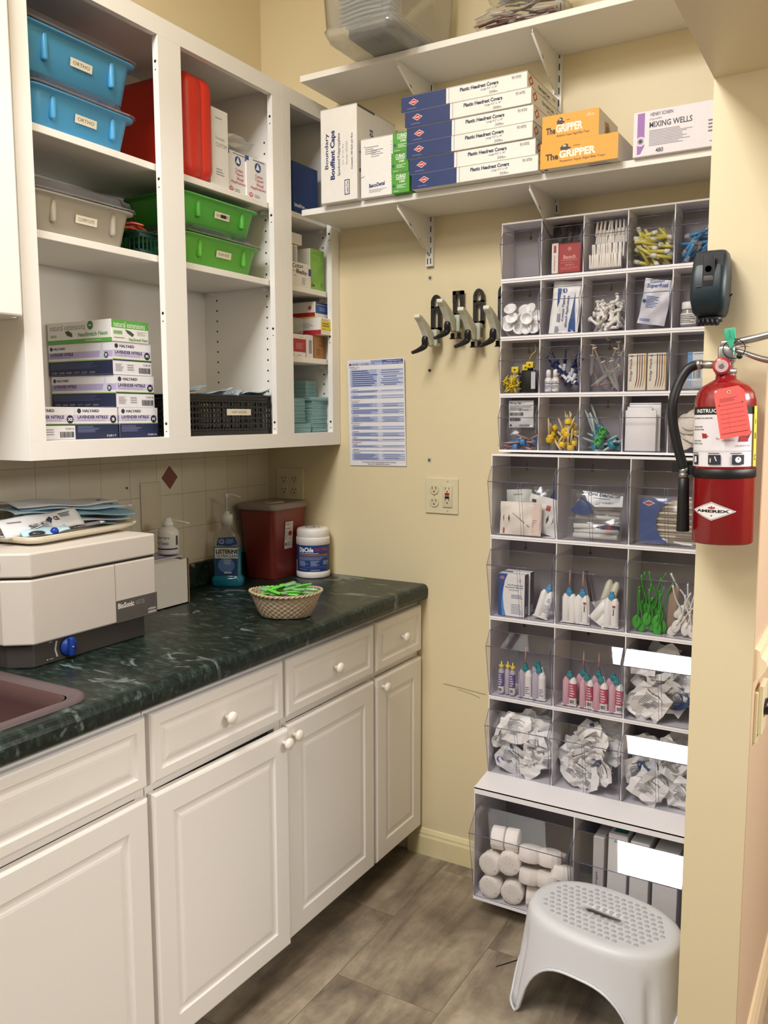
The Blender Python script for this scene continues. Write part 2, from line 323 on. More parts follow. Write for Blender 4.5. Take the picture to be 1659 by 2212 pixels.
# ---------------- base cabinets ----------------
CAB=M('f0ece6',.38,bump=.02,scale=120,var=.015,name='white_thermofoil'); CABI=M('ebe6de',.5,var=.02)
KN=M('ece5da',.25,coat=.3)
def panel(b,y0,y1,z0,z1,x,fr,m,field=True):
    """raised panel front facing +x between y0,y1,z0,z1; x = front plane"""
    rings=[(0,-.018),(0,-.006),(.003,-.002),(.007,0),(fr,0),(fr+.004,-.004),(fr+.008,-.0055),(fr+.012,-.0055),(fr+.020,-.002),(fr+.026,-.0012)]
    vs=[]
    for e,dx in rings:
        vs+=[(x+dx,y0+e,z0+e),(x+dx,y1-e,z0+e),(x+dx,y1-e,z1-e),(x+dx,y0+e,z1-e)]
    fs=[(3,2,1,0)]
    for k in range(len(rings)-1):
        for i in range(4): a=4*k+i; c=4*k+(i+1)%4; fs.append((a,c,c+4,a+4))
    k=4*(len(rings)-1); fs.append((k,k+1,k+2,k+3))
    return b.add(vs,fs,m)
def knob(parent,x,y,z):
    return B().lathe([(.006,0),(.0055,.008),(.006,.011),(.0125,.014),(.0150,.018),(.0145,.023),(.010,.0265),(0,.0275)],KN,(x,y,z),20,(1,0,0)).obj('knob',parent)
def base_unit(y0,y1,label,kn,door_kn,dz0=.088,ajar=0,drawer=True,frg=.055):
    t=thing('base_cabinet',label,'cabinet',(0,(y0+y1)/2,FZ)); c=(y0+y1)/2
    T=lambda y:y-c; z=lambda q:q-FZ
    b=B()
    b.box((.01,T(y0),z(.10)),(.608,T(y0)+.016,z(.864)),CABI).box((.01,T(y1)-.016,z(.10)),(.608,T(y1),z(.864)),CABI)
    b.box((.01,T(y0),z(.10)),(.59,T(y1),z(.116)),CABI).box((.01,T(y0),z(.10)),(.02,T(y1),z(.864)),CABI)
    b.box((.02,T(y0),0),(.535,T(y1),z(.10)),M('4b443c',.6))
    b.obj('carcass',t)
    f=B(); a,d=T(y0),T(y1)
    f.box((.592,a+.025,z(.10)),(.612,d-.025,z(.125)),CAB).box((.592,a+.025,z(.838)),(.612,d-.025,z(.864)),CAB).box((.592,a+.025,z(.672)),(.612,d-.025,z(.700)),CAB)
    f.box((.592,a,z(.10)),(.612,a+.025,z(.864)),CAB).box((.592,d-.025,z(.10)),(.612,d,z(.864)),CAB)
    bevel(f.obj('face_frame',t),.0008,1)
    p=panel(B(),a+.005,d-.005,z(.694),z(.846),.632,.026,CAB).obj('drawer_front',t)
    if kn: knob(p,.632,kn-c,z(.770))
    hy=a+.005; w=d-.005-hy
    dr=panel(B(),0,w,z(dz0),z(.672),.632-.632,frg,CAB).obj('door',t,(.632,hy,0),(0,0,-R(ajar)))
    if door_kn: knob(dr,0,door_kn-c-hy,z(.642))
    return t
base_unit(-.303,-.003,'narrow white base cabinet at the back wall, one small drawer over one door',-.143,-.264)
base_unit(-.745,-.305,'white base cabinet with drawer and closed door, second from the back wall',-.522,-.716)
base_unit(-1.210,-.747,'white base cabinet whose door stands slightly ajar under its drawer',-.973,-.752-.022,ajar=1.6)
base_unit(-2.05,-1.212,'wide white cabinet below the sink, cut off at the left edge',None,None)
# ---------------- countertop and sink ----------------
b=B()
prof=[(.012,.914),(.632,.914),(.641,.912),(.647,.906),(.650,.898),(.650,.880),(.647,.870),(.640,.864),(.012,.864)]
SX0,SX1,SY1,SY0=.11,.603,-1.335,-2.0
def strip(y0,y1,pr): b.prism(pr,(0,y0,0),(1,0,0),(0,0,1),(0,1,0),y1-y0,MARB,False)
strip(SY1,-.001,prof)
strip(-3.0,SY1,[(SX1-.02,.914)]+prof[1:-1]+[(SX1-.02,.864)])
b.box((.012,-3.0,.864),(SX0+.02,SY1,.914),MARB)
b.box((.012,-3.0,.864),(.65,SY0,.9139),MARB)
t=thing('countertop','dark green marbled laminate countertop over the base cabinets','countertop',(0,0,0))
b.obj('worktop',t); bevel(B().box((.0085,-3.0,.9142),(.030,-.001,.992),MARB).obj('backsplash_lip',t),.004,2)
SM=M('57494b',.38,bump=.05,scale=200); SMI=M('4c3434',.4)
t=thing('sink','dark purple-grey drop-in sink in the countertop at the left edge','sink',(.35,-1.66,.9145))
def rr(hx,hy,r,n=6):
    p=[]
    for cx,cy,a0 in ((hx-r,hy-r,0),(-hx+r,hy-r,90),(-hx+r,-hy+r,180),(hx-r,-hy+r,270)):
        for i in range(n+1): a=R(a0+90*i/n); p.append((cx+r*math.cos(a),cy+r*math.sin(a)))
    return p
def loft(b,rings,m,cap=True,smooth=True):
    n=len(rings[0]); vs=[p for r in rings for p in r]; fs=[(j*n+i,j*n+(i+1)%n,(j+1)*n+(i+1)%n,(j+1)*n+i) for j in range(len(rings)-1) for i in range(n)]
    if cap: fs.append(tuple((len(rings)-1)*n+i for i in range(n)))
    return b.add(vs,fs,m,smooth)
hx,hy=(SX1+.012-(SX0-.012))/2,.345
ring=lambda e,z,r: [(x,y,z) for x,y in rr(hx-e,hy-e,max(.02,r-e))]
loft(B(),[ring(0,0,.06),ring(.002,.005,.06),ring(.012,.008,.06),ring(.026,.004,.06),ring(.034,.001,.062)],SM,False).obj('rim',t)
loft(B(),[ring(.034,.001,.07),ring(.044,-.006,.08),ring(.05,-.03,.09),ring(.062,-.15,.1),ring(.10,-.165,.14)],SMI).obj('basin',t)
# ---------------- wall cabinets ----------------
UZ0,UZ1,OZ0,OZ1=1.363,2.436,1.405,2.391
PIN='3a352f'
def hole(b,x,y,z,ax,r=.0035):
    b.lathe([(r,0),(r,.0006)],M('2a2622'),(x,y,z),8,ax)
def wall_unit(y0,y1,opens,shelves,label,zb=UZ0):
    t=thing('wall_cabinet',label,'cabinet',(0,(y0+y1)/2,zb)); c=(y0+y1)/2; T=lambda y:y-c; z=lambda q:q-zb
    b=B(); a,d=T(y0),T(y1)
    b.box((.001,a,0),(.295,a+.016,z(UZ1)),CAB).box((.001,d-.016,0),(.295,d,z(UZ1)),CAB)
    b.box((.001,a+.016,z(OZ0)-.016),(.295,d-.016,z(OZ0)),CABI).box((.001,a+.016,z(UZ1)-.018),(.295,d-.016,z(UZ1)),CABI)
    b.box((.001,a+.016,0),(.008,d-.016,z(UZ1)-.018),CABI)
    for k in range(26):
        q=1.47+k*.032
        if all(abs(q-s)>.02 for s in shelves) and q<2.33:
            hole(b,.06,d-.0160,z(q),(0,-1,0),.003); hole(b,.26,d-.0160,z(q),(0,-1,0),.003)
    b.obj('carcass',t)
    f=B(); ys=[y0]+[q for o in opens for q in o]+[y1]
    x0,x1=.295,.313
    f.box((x0,a,0),(x1,d,z(OZ0)),CAB).box((x0,a,z(OZ1)),(x1,d,z(UZ1)),CAB)
    for i in range(0,len(ys),2):
        f.box((x0,T(ys[i]),z(OZ0)),(x1,T(ys[i+1]),z(OZ1)),CAB)
        if i>0:
            for q in (1.44,1.72,2.05,2.33): hole(f,.304,T(ys[i]),z(q),(0,-1,0),.004); hole(f,.304,T(ys[i]),z(q-.02),(0,-1,0),.002)
    bevel(f.obj('face_frame',t),.001,1)
    for s in shelves:
        o=bevel(B().box((.009,a+.017,z(s)-.017),(.290,d-.017,z(s)),CABI).obj('shelf',t),.001,1)
        for x in (.05,.26):
            for yy,sg in ((a+.016,1),(d-.016,-1)):
                B().box((x-.006,min(yy,yy+sg*.016),z(s)-.030),(x+.006,max(yy,yy+sg*.016),z(s)-.0175),KN).obj('shelf_pin',o)
    return t
wall_unit(-1.222,-.3055,[(-1.178,-.804),(-.724,-.350)],[2.089,1.865],'open white wall cabinet with two bays of tubs and glove boxes')
wall_unit(-.3045,-.002,[(-.262,-.046)],[2.089,1.866,1.646],'narrow open white wall cabinet at the back wall')
t=thing('wall_cabinet','short closed white wall cabinet at the top left edge','cabinet',(0,-1.64,1.668))
B().box((.001,-.41,0),(.295,.415,.768),CAB).obj('carcass',t)
bevel(B().box((.2951,-.41,0),(.333,.403,.768),CAB).obj('door',t),.004,2)
# ---------------- wall shelves, rails, brackets ----------------
MEL=M('ece8e2',.4,var=.01); STEEL=M('e4e2de',.35,var=.01); SD=.222
def shelf(x0,x1,z,label):
    o=bevel(B().box((0,0,-.018),(x1-x0,SD,0),MEL).obj('wall_shelf',None,(x0,-SD,z)),.0008,1); return tag(o,label,'shelf')
shelf(.322,XP-.001,2.088,'long white shelf carrying the headrest cover boxes')
shelf(.322,XP-.001,2.480,'upper white shelf carrying the clear plastic storage box')
def rail(x,z0,z1,label):
    b=B(); b.box((-.0125,-.010,0),(-.009,0,z1-z0),STEEL).box((.009,-.010,0),(.0125,0,z1-z0),STEEL).box((-.0125,-.012,0),(.0125,-.010,z1-z0),STEEL)
    k=z0
    while k<z1-.03:
        if (k-z0)%.10<.075 or 1:
            for s in (-1,1): b.box((s*.0055-.0016,-.0124,k-z0+.006),(s*.0055+.0016,-.0119,k-z0+.024),M('1f1d1b'))
        k+=.032
    b.lathe([(.004,0),(.003,.001)],M('8f8c88',.3,.8),(0,-.012,.034*1.02),8,(0,-1,0))
    return tag(b.obj('shelf_rail',None,(x,0,z0)),label,'shelf rail')
rail(.655,1.921,2.80,'slotted white shelf rail reaching furthest down the wall, left of the two')
rail(1.058,2.03,2.80,'slotted white shelf rail behind the headrest boxes, right of the two')
def bracket(x,z,label):
    t=thing('shelf_bracket',label,'bracket',(x,-.012,z-.018),0,'white steel brackets under the wall shelves')
    b=B(); p=[(0,0),(.198,0),(.200,-.010),(.195,-.016),(.03,-.098),(.008,-.108),(0,-.108)]
    b.prism(p,(-.0011,0,0),(0,-1,0),(0,0,1),(1,0,0),.0022,STEEL); b.box((-.007,-.20,-.0015),(.007,0,0),STEEL)
    for i in range(5):
        u=.04+i*.036; v=-.098+i*.0178
    b.tube([(.0,-.198,-.014),(.0,-.03,-.099)],.0032,STEEL,6,1)
    b.obj('blade',t)
    e=B()
    e.prism([(.118,-.048),(.129,-.043),(.131,-.047),(.120,-.052)],(.0012,0,0),(0,-1,0),(0,0,1),(1,0,0),.001,M('1a1817')).prism([(.060,-.078),(.063,-.078),(.063,-.081),(.060,-.081)],(.0012,0,0),(0,-1,0),(0,0,1),(1,0,0),.001,M('1a1817'))
    e.obj('slot',t); return t
bracket(.655,2.088,'white bracket holding the lower shelf on the left rail'); bracket(1.058,2.088,'white bracket holding the lower shelf on the right rail')
bracket(.655,2.480,'white bracket holding the upper shelf on the left rail'); bracket(1.058,2.480,'white bracket holding the upper shelf on the right rail')
# ---------------- boxes on the lower wall shelf ----------------
ZL=2.0885; BL='1d3f86'; DK='23305c'
boun_f=[('t','Boundary',.12,.36,.24,.74,NAVY,90,1),('t','Bouffant Caps',.27,.24,.43,.76,NAVY,90,2),('t','Spunbond Polypropylene',.47,.27,.56,.72,NAVY,90,1),
 ('t','24 in  (61 cm)  Blue',.60,.38,.65,.6,'6a7594',90),('t','Reorder: CP21024',.70,.38,.75,.62,'6a7594',90),('t','Contents: 100 Each per Box',.84,.32,.90,.7,NAVY,90,1),
 ('r',.66,.06,.80,.22,NAVY),('r',.68,.07,.78,.21,'f1eee8'),('t','Latex-Free',.70,.08,.76,.20,NAVY,90,1)]
boun_r=[('t','Boundary',.06,.3,.22,.62,NAVY,90,1),('t','Bouffant Caps',.28,.3,.44,.8,NAVY,90,1),('r',.02,.97,.45,.995,'55595f')]
carton('cap_box','tall white bouffant cap box standing at the left end of the shelf','box',.127,.225,.268,'e9e5df',(.478,-.1375,ZL),0,None,{'F':boun_f,'R':boun_r})
ben=[('l',.14,.72,.55,.86,4,GREY),('c',.12,.86,.03,'c9c7c4'),('l',.32,.66,.7,.80,4,'9a9aa0'),('t','BencoDental',.26,.155,.74,.225,NAVY,.02,2),('l',.26,.07,.8,.13,3,'8f90a0'),
 ('p',[(.0,.34),(.12,.36),(.12,.37),(0,.35)],'55555c'),('l',.93,.2,.97,.9,14,'b5b3b0')]
carton('supply_box','slightly leaning white dental supply box, right of the tall bouffant box','box',.108,.19,.165,'ece9e6',(.603,-.148,ZL),(0,0,.02),None,{'F':ben})
cur=[('r',0,0,1,1,'4f9b35'),('t','CURAD',.25,.72,.8,.92,'f4f6ef',0,1),('r',.25,.66,.8,.69,'f4f6ef'),('t','100',.45,.5,.75,.62,'f4f6ef',0,1),('p',[(.1,.26),(.14,.26),(.14,.34),(.22,.34),(.22,.38),(.14,.38),(.14,.46),(.1,.46),(.1,.38),(.02,.38),(.02,.34),(.1,.34)],NAVY),('l',.3,.22,.85,.42,3,'d9e6cf'),('l',.1,.06,.5,.12,1,'d9e6cf')]
for i,n in enumerate(('bottom','middle','top')):
    carton('bandage_box','small green bandage box, %s of the pile of three'%n,'box',.056,.11,.0545,'4f9b35',(.686-(.004,.003,.0)[i],-.19,ZL+i*.0552),(0,0,(.03,-.02,.02)[i]),'green bandage boxes',{'F':cur})
def darby(u,v,w,asp,s=1):
    h=w*asp*.5
    return [('p',[(u-w,v),(u,v-h*1.15),(u+w,v),(u,v+h*1.15)],'f2efe9'),('p',[(u-w*.86,v),(u,v-h*.97),(u+w*.86,v),(u,v+h*.97)],RED),('t','DARBY',u-w*.48,v-h*.2,u+w*.48,v+h*.2,'f6f2ee',0,2)]
hw,hh,hd=.372,.0420,.236
hf=[('r',0,0,.375,1,NAVY if 0 else '1d3268')]+darby(.105,.55,.042,hw/hh)+[('l',.05,.13,.16,.2,1,'8b93b5'),('r',.395,0,.399,1,'8f94b0'),
 ('t','Plastic Headrest Covers',.485,.56,.785,.80,'26304f',0,2),('t','Large 9.5" x 14"',.65,.33,.775,.50,'33384a'),('t','250/Box',.715,.10,.78,.25,'33384a'),('t','9514705',.885,.64,.955,.82,'33384a')]
hr=[('p',[(.10,.25),(.19,.55),(.12,.9),(.04,.55)],RED),('p',[(.105,.38),(.155,.55),(.12,.75),(.07,.55)],'e9e4dc'),('t','Plastic Headrest Covers',.34,.5,.72,.75,'26304f',0,1),('t','Large 9.5" x 14"',.5,.26,.66,.42,'33384a'),('t','9514705',.82,.6,.92,.78,'33384a')]
for i,n in enumerate(('lowest','second from bottom','third from bottom','fourth from bottom','second from top','topmost')):
    x=(.910,.900,.894,.893,.889,.876)[i]
    carton('headrest_cover_box','blue and white headrest cover box, %s of the stack of six'%n,'box',hw,hd,hh,'ebe7e1',(x,-.131+(.0,.004,.0,.003,.0,.002)[i]-.004,ZL+i*.0424),(0,0,(.0,.004,-.004,.003,-.003,.0)[i]),'stacked headrest cover boxes',{'F':hf,'R':hr})
YO='f3a32a'
def grip(sub,up):
    return [('r',0,0,1,1,YO),('t','The',.07,.30,.24,.56,'241b12',0,2),('t','GRIPPER',.25,.33,.72,.64,'f6efe2',0,2),('t',sub,.26,.14,.84,.26,'5a3a14',0,1),
     ('p',[(.27,.64),(.36,.62),(.41,.70),(.36,.76),(.37,.84),(.33,.88),(.29,.82),(.26,.74)],'3b2c22'),('c',.32,.80,.022,'c9bdb0',.6),('l',.43,.72,.52,.78,1,'7a4a14')]+([('t','dfm',.78,.74,.92,.88,'f7dba8')] if up else [])
gr=[('p',[(.3,.2),(.55,.25),(.6,.5),(.5,.75),(.3,.7)],'b98b4b'),('p',[(.36,.3),(.5,.32),(.5,.6),(.38,.6)],'6f5433')]
carton('bite_tray_box','long orange bite tray box, lower of the two orange ones','box',.200,.20,.062,'e6e1d8',(1.203,-.156,ZL),(0,0,0),'orange bite tray boxes',{'F':grip('Posterior Super Rigid Bite Trays',0),'U':[('l',.6,.8,.9,.95,2,'9a8a70'),('r',.03,.9,.08,.96,INK)]},flaps=False)
carton('bite_tray_box','shorter orange bite tray box stacked on the long orange one','box',.147,.17,.066,'e6e1d8',(1.180,-.170,ZL+.0625),(0,0,.0),'orange bite tray boxes',{'F':grip('Anterior Super Rigid Bite Trays',1),'R':gr},flaps=False)
mw=[('p',[(.05,.05),(.05,.96),(.135,.96),(.135,.22),(.09,.06)],'9a66b4'),('c',.09,.34,.055,'e6dde8'),('c',.09,.34,.04,'a8a0ae'),('c',.09,.34,.022,INK),('t','HENRY SCHEIN',.20,.86,.46,.94,'4d4a58',0,1),('t','Disposable',.19,.76,.33,.82,'8f7c9c',.01),
 ('t','MIXING WELLS',.19,.61,.68,.74,'3b3648',0,1),('l',.19,.20,.72,.56,11,'8c8796'),('t','480',.27,.05,.36,.15,'3b3648',0,1),('t','Easy to Use',.93,.68,1.0,.73,'3b3648'),('l',.86,.3,1.0,.6,4,'6c6777'),('l',.88,.1,1.0,.14,1,'8c8796')]
carton('mixing_well_box','long lavender and white mixing well box at the right end of the lower shelf','box',.204,.15,.106,'e2dce2',(1.4355,-.160,ZL-.0005),(0,0,0),None,{'F':mw},flaps=False)
# ---------------- upper shelf ----------------
CLB=clear('milky_clear_plastic',(.95,.945,.92),.8,.10,.20,(.95,.94,.90,1))
ZU=2.4805
t=thing('storage_box','large translucent plastic storage box overhanging the upper shelf','storage box',(.625,-.205,ZU))
def ring2(hx,hy,z,r,cy=0): return [(x,y+cy,z) for x,y in rr(hx,hy,r)]
b=B(); loft(b,[ring2(.128,.185,.26,.035),ring2(.116,.172,.03,.035),ring2(.120,.176,.0295,.035),ring2(.108,.163,.004,.03),ring2(.100,.155,.0005,.03)],CLB)
solid(b.obj('tub',t),.002)
b=B(); b.tube([(x,y,.262) for x,y in rr(.133,.190,.035)]+[(rr(.133,.190,.035)[0][0],rr(.133,.190,.035)[0][1],.262)],.004,CLB,6,1); b.obj('rim',t)
rn=random.Random(5)
b=B()
for k in range(11):
    z0=.046+k*.0115; xs=-.085+.006*(k%2); 
    pts=[(.072+rn.uniform(-.02,.012),-.135,z0+rn.uniform(-.003,.003)+.02*math.sin(k)*.2),(0.0,-.140,z0+.006),(-.06,-.138,z0+.002),(xs,-.13,z0+.006),(-.06,-.128,z0+.012),(.0,-.13,z0+.010),(.07+rn.uniform(-.02,.01),-.13,z0+.009)]
    b.tube(pts,.0034,M('aab4c8',.8) if k%3 else M('8b97b4',.8),6,5)
    b.box((-.07,-.12,z0),(.075,.13,z0+.009),M('a4aec4',.9))
tag(b.obj('folded_bibs',None,(.625,-.205,ZU)),'pile of folded pale blue cloths inside the translucent box','cloths')
tag(B().rbox((-.05,-.10,.006),(.075,.06,.040),M('2b2f3c',.6),.006).obj('dark_case',None,(.625,-.245,ZU)),'dark flat case under the cloths in the translucent box','case')
t=thing('straw_bag','clear plastic bag full of brown and white wrapped sticks on the upper shelf','bag',(1.0,-.135,ZU))
BAG=clear('thin_clear_film',(.93,.93,.92),.9,.12,.06,(.9,.9,.88,1))
b=B(); rn=random.Random(8)
def bagfn(u,v):
    a=2*PI*u; r=math.sin(PI*min(.999,max(.001,v)))**.45
    return (.138*math.cos(a)*r*(1+.04*math.sin(9*a+20*v)),.075*math.sin(a)*r*(1+.07*math.sin(7*a-17*v)),.008+.075*v+.005*math.sin(5*a+9*v)*r)
b.grid(40,22,bagfn,BAG,False,True); b.obj('film',t)
b=B()
for k in range(150):
    x=rn.uniform(-.12,.05);y=rn.uniform(-.068,.05);z=rn.uniform(.006,.055); a=rn.uniform(-.3,.3) if z<.03 else rn.uniform(-.5,.9); L=rn.uniform(.05,.09)
    c=('6e4a44','c9bfb8','8d6a62','e0d8d0','5d3a38','a9a0a0')[k%6]
    b.tube([(x,y,z),(x+L*math.cos(a)*.8,y+L*math.sin(a)*.35,max(.005,z+rn.uniform(-.01,.012)))],.0022,M(c,.4),5,1)
tag(b.obj('wrapped_sticks',t),None,None,None,'stuff')
t=thing('straw_bag','second clear bag of wrapped sticks lying on top of the first, on the upper shelf','bag',(1.02,-.14,ZU+.083))
b=B()
for k in range(110):
    x=rn.uniform(-.10,.05);y=rn.uniform(-.06,.05);z=rn.uniform(.004,.06); a=rn.uniform(.1,.8); L=rn.uniform(.05,.08)
    c=('6e4a44','b9c9d8','8d6a62','e0d8d0','d8d0c8','9fb0c4')[k%6]
    b.tube([(x,y,z),(x+L*math.cos(a)*.8,y+L*math.sin(a)*.35,z+rn.uniform(-.004,.014))],.0022,M(c,.4),5,1)
tag(b.obj('wrapped_sticks',t),None,None,None,'stuff'); b=B(); b.grid(36,18,lambda u,v:(lambda p:(p[0]*.9,p[1]*.9,p[2]*.7))(bagfn(u,v)),BAG,False,True); b.obj('film',t)
# ---------------- poster, outlets, anchors, clamps on the back wall ----------------
def sheet(w,h,loc,ops,name,label,cat,parentobj=None):
    b=B(); b.box((0,-.0006,0),(w,0,h),M('e6e4ea',.4)); b.art(lambda a,c,e:(a*w,-.0006-e,c*h),ops,asp=w/h,step=.00002)
    return tag(b.obj(name,None,loc),label,cat)
P1,P2,P3,PR='3c4a86','a9b4d6','c9cfe4','b24a44'
ops=[('r',.04,.945,.98,.985,'cfd5ea'),('r',.42,.948,.98,.99,'8f9dcb'),('r',.62,.948,.98,.99,'4b5fa5'),('r',.8,.948,.98,.99,'2c4390'),('r',.03,.948,.065,.968,'7c2230'),('t','HENRY SCHEIN',.07,.947,.40,.968,'4a3f4c',0,1),
 ('t','Dental Equipment',.70,.972,.95,.984,'e6e9f6',0,1),('t','Preventive Maintenance User Guide',.50,.954,.97,.967,'e6e9f6',0,1),('t','Dentistry',.03,.930,.12,.938,'55597a')]
secs=[(.915,.745,8,1),(.722,.690,2,0),(.675,.635,3,0),(.60,.555,3,1),(.545,.490,4,1),(.475,.415,5,1),(.385,.345,3,0),(.325,.280,3,1),(.265,.235,2,1),(.205,.175,2,1),(.155,.140,1,0),(.125,.055,6,1)]
for i,(a,c,n,two) in enumerate(secs):
    ops+= [('r',.045,c,.98,a-.008,P3),('r',.045,c,.52,a-.008,P2),('l',.06,a-.004,.2,a+.004,1,'55597a'),('l',.08,c+.003,.54,a-.012,n,P1)]
    if two: ops+=[('l',.58,c+.006,.93,a-.014,max(2,n),'5a648f',1)]
    for k in range(n):
        if k%2==0: ops.append(('r',.6,a-.010-(a-.008-c)*(k+.7)/n,.98,a-.007-(a-.008-c)*(k+.35)/n,'8b98c4'))
for q in (.925,.612,.398,.218): ops.append(('t','Daily Maintenance' if q>.9 else 'Weekly Maintenance' if q>.6 else 'Monthly Maintenance' if q>.3 else 'Annual Maintenance',.04,q,.22,q+.009,PR,0,1))
ops+=[('t','To contact your Henry Schein Equipment Service Technician,',.22,.028,.83,.040,'33384a',0,1),('t','please call 1-800-645-6594, option 1.',.33,.010,.73,.022,'33384a',0,1)]
o=sheet(.216,.349,(.354,-.003,1.293),ops,'maintenance_poster','printed blue and white maintenance guide sheet hanging on the yellow wall','poster'); o.rotation_euler=(R(1.2),R(-.8),0)
IV=M('d9cfae',.35,var=.01); IV2=M('d3c8a6',.35); SL=M('2b2620',.6)
def duplex(b,x,z,y,s=1):
    b.lathe([(.0165,0),(.0165,.0028),(.0155,.0034)],IV2,(x,y,z),24,(0,-1,0),True)
    for dx,hh_ in ((-.0063,.0075),(.0063,.009)): b.box((x+dx-.0011,y-.0038,z+.001-.0005),(x+dx+.0011,y-.0033,z+.001+hh_),SL)
    b.lathe([(.0026,0),(.0026,.0004)],SL,(x,y-.0034,z-.0065),10,(0,-1,0))
def plate(name,label,x,z,w,h,loc=None):
    t=thing(name,label,'outlet',(x,0,z))
    bevel(B().box((0,-.0055,0),(w,0,h),IV).obj('cover_plate',t),.0025,3); return t
t=plate('power_outlet','beige two-gang outlet plate with a red reset button on the yellow wall',.641,1.148,.116,.114)
for k,(x,z) in enumerate(((.033,.077),(.033,.037))): b=B(); duplex(b,x,z,-.0054); b.obj('socket',t)
b=B(); b.rbox((.0635,-.0095,.022),(.0965,-.005,.092),IV2,.001); b.obj('ground_fault_socket',t)
b=B()
for z in (.078,.042):
    for dx in (-.0063,.0063): b.box((.080+dx-.0009,-.0099,z),(.080+dx+.0009,-.0094,z+.008),SL)
    b.lathe([(.0024,0),(.0024,.0004)],SL,(.080,-.0095,z-.006),10,(0,-1,0))
b.obj('socket_holes',t)
B().rbox((.0725,-.0115,.0605),(.0875,-.0095,.068),M('9e2420',.4),.0006).obj('reset_button',t); B().rbox((.0725,-.0115,.0500),(.0875,-.0095,.0575),M('1d1a1a',.4),.0006).obj('test_button',t)
b=B()
for x,z in ((.033,.057),(.080,.104),(.080,.010)): b.lathe([(.003,0),(.002,.0012)],M('c9bfa4',.3,.3),(x,-.0055,z),10,(0,-1,0))
b.obj('screw',t)
t=plate('power_outlet','cream four-socket outlet plate low in the corner above the red bin',.040,1.158,.118,.118)
for x in (.036,.082):
    for z in (.079,.039): b=B(); duplex(b,x,z,-.0054); b.obj('socket',t)
for z,lab in ((1.888,'upper'),(1.602,'middle'),(1.319,'lower')):
    b=B(); 
    if z!=1.602: b.box((-.007,-.0012,-.007),(.007,0,.008),M('cfc8b6'))
    b.lathe([(.0045,0),(.004,.004),(.002,.0045)],M('4a3f38' if z<1.8 and z>1.5 else '7a7070',.4,.5),(0,-.0008,0),10,(0,-1,0))
    tag(b.obj('wall_anchor',None,(.653,0,z)),'%s screw anchor left in the yellow wall below the rail'%lab,'screw','screw anchors below the rail')
b=B()
b.tube([(0,-.0006,0),(.06,-.0006,-.004),(.15,-.0006,-.012)],.0011,M('8a8268',.7),4,4,.3)
b.tube([(.05,-.0006,-.010),(.10,-.0006,-.018),(.13,-.0006,-.026)],.0008,M('948b70',.7),4,3,.3)
tag(b.obj('wall_scuff',None,(.708,-.0005,.590)),'thin grey scratch mark on the yellow wall beside the base cabinet','scuff mark')
BK=M('17161a',.4); PG=M('d8d8c8',.4); PG2=M('b9bcab',.45)
def clamp(label,x,zt,zb,square=False,L=1.0):
    """hanging holder: slotted black bar, grey sliding body with curved jaw, black cam lever"""
    t=thing('slide_clamp',label,'clamp',(x,-.010,zb),0,'slide clamps hanging on the wall')
    h=zt-zb; w=.0175
    b=B(); sl=.0065
    # bar as two rails and a rounded head
    b.box((-w,-.008,0),(-sl,0,h-.035),BK).box((sl,-.008,0),(w,0,h-.035),BK)
    if square:
        b.box((-w,-.010,h-.035),(-sl,0,h),BK).box((sl,-.010,h-.035),(w,0,h),BK).box((-w,-.010,h-.012),(w,0,h),BK)
    else:
        N=16; out=[(-w,h-.040)]+[(-w*math.cos(PI*i/N)*(1-.12*math.sin(PI*i/N)),h-.022+.022*math.sin(PI*i/N)) for i in range(N+1)]+[(w,h-.040)]
        inn=[(-sl,h-.040)]+[(-.0085*math.cos(PI*i/N),h-.022+.012*math.sin(PI*i/N)) for i in range(N+1)]+[(sl,h-.040)]
        vs=[(a,-.008,c) for a,c in out]+[(a,-.008,c) for a,c in inn]+[(a,0,c) for a,c in out]+[(a,0,c) for a,c in inn]; n=len(out)
        fs=[(i,i+1,n+i+1,n+i) for i in range(n-1)]+[(2*n+i,2*n+i+1,i+1,i) for i in range(n-1)]+[(n+i,n+i+1,3*n+i+1,3*n+i) for i in range(n-1)]
        b.add(vs,fs,BK); b.box((-sl,-.008,h-.048),(sl,0,h-.036),BK)
    b.box((-w,-.008,-.004),(w,0,.01),BK)
    b.obj('slotted_bar',t)
    b=B(); b.rbox((-.015,-.034,-.050),(.017,-.0085,.002),PG2,.005); b.rbox((-.020,-.030,-.046),(-.012,-.012,.000),PG,.003)
    b.box((.0192,-.03,-.040),(.0196,-.015,-.012),M('55554e')); b.obj('slider_body',t)
    # curved jaw reaching out from the wall and up
    b=B(); pr=[(.035,-.045),(.040,-.004),(.070,.016),(.105,.034),(.128,.040),(.130,.029),(.112,.018),(.085,-.008),(.062,-.034),(.050,-.050)]
    b.prism(pr,(-.013,0,0),(0,-1,0),(0,0,1),(1,0,0),.020,PG); o=bevel(b.obj('jaw',t),.003,2)
    b=B(); b.tube([(-.004,-.058,-.014),(-.006,-.070,-.030),(-.010,-.064,-.050),(-.020,-.085,-.064),(-.030,-.105,-.072)],[.010,.010,.011,.008,.006],BK,10,5,.8); b.obj('cam_lever',t)
    if L:
        b=B()
        for dx in (-.010,.012): b.lathe([(.006,0),(.006,.014),(.009,.015),(.009,.018)],BK,(dx,-.024,-.052),12,(0,0,-1))
        b.obj('end_stops',t)
    return t
clamp('lowest slide clamp, leftmost of the four, its jaw above the paper poster',.682,1.832,1.722,False,0)
clamp('slide clamp with a square-ended bar, its jaw crossing the first bar',.758,1.838,1.762,True)
clamp('slide clamp with a round-headed bar, third from the left',.826,1.840,1.734)
clamp('slide clamp half hidden by the clear bins',.907,1.846,1.733)
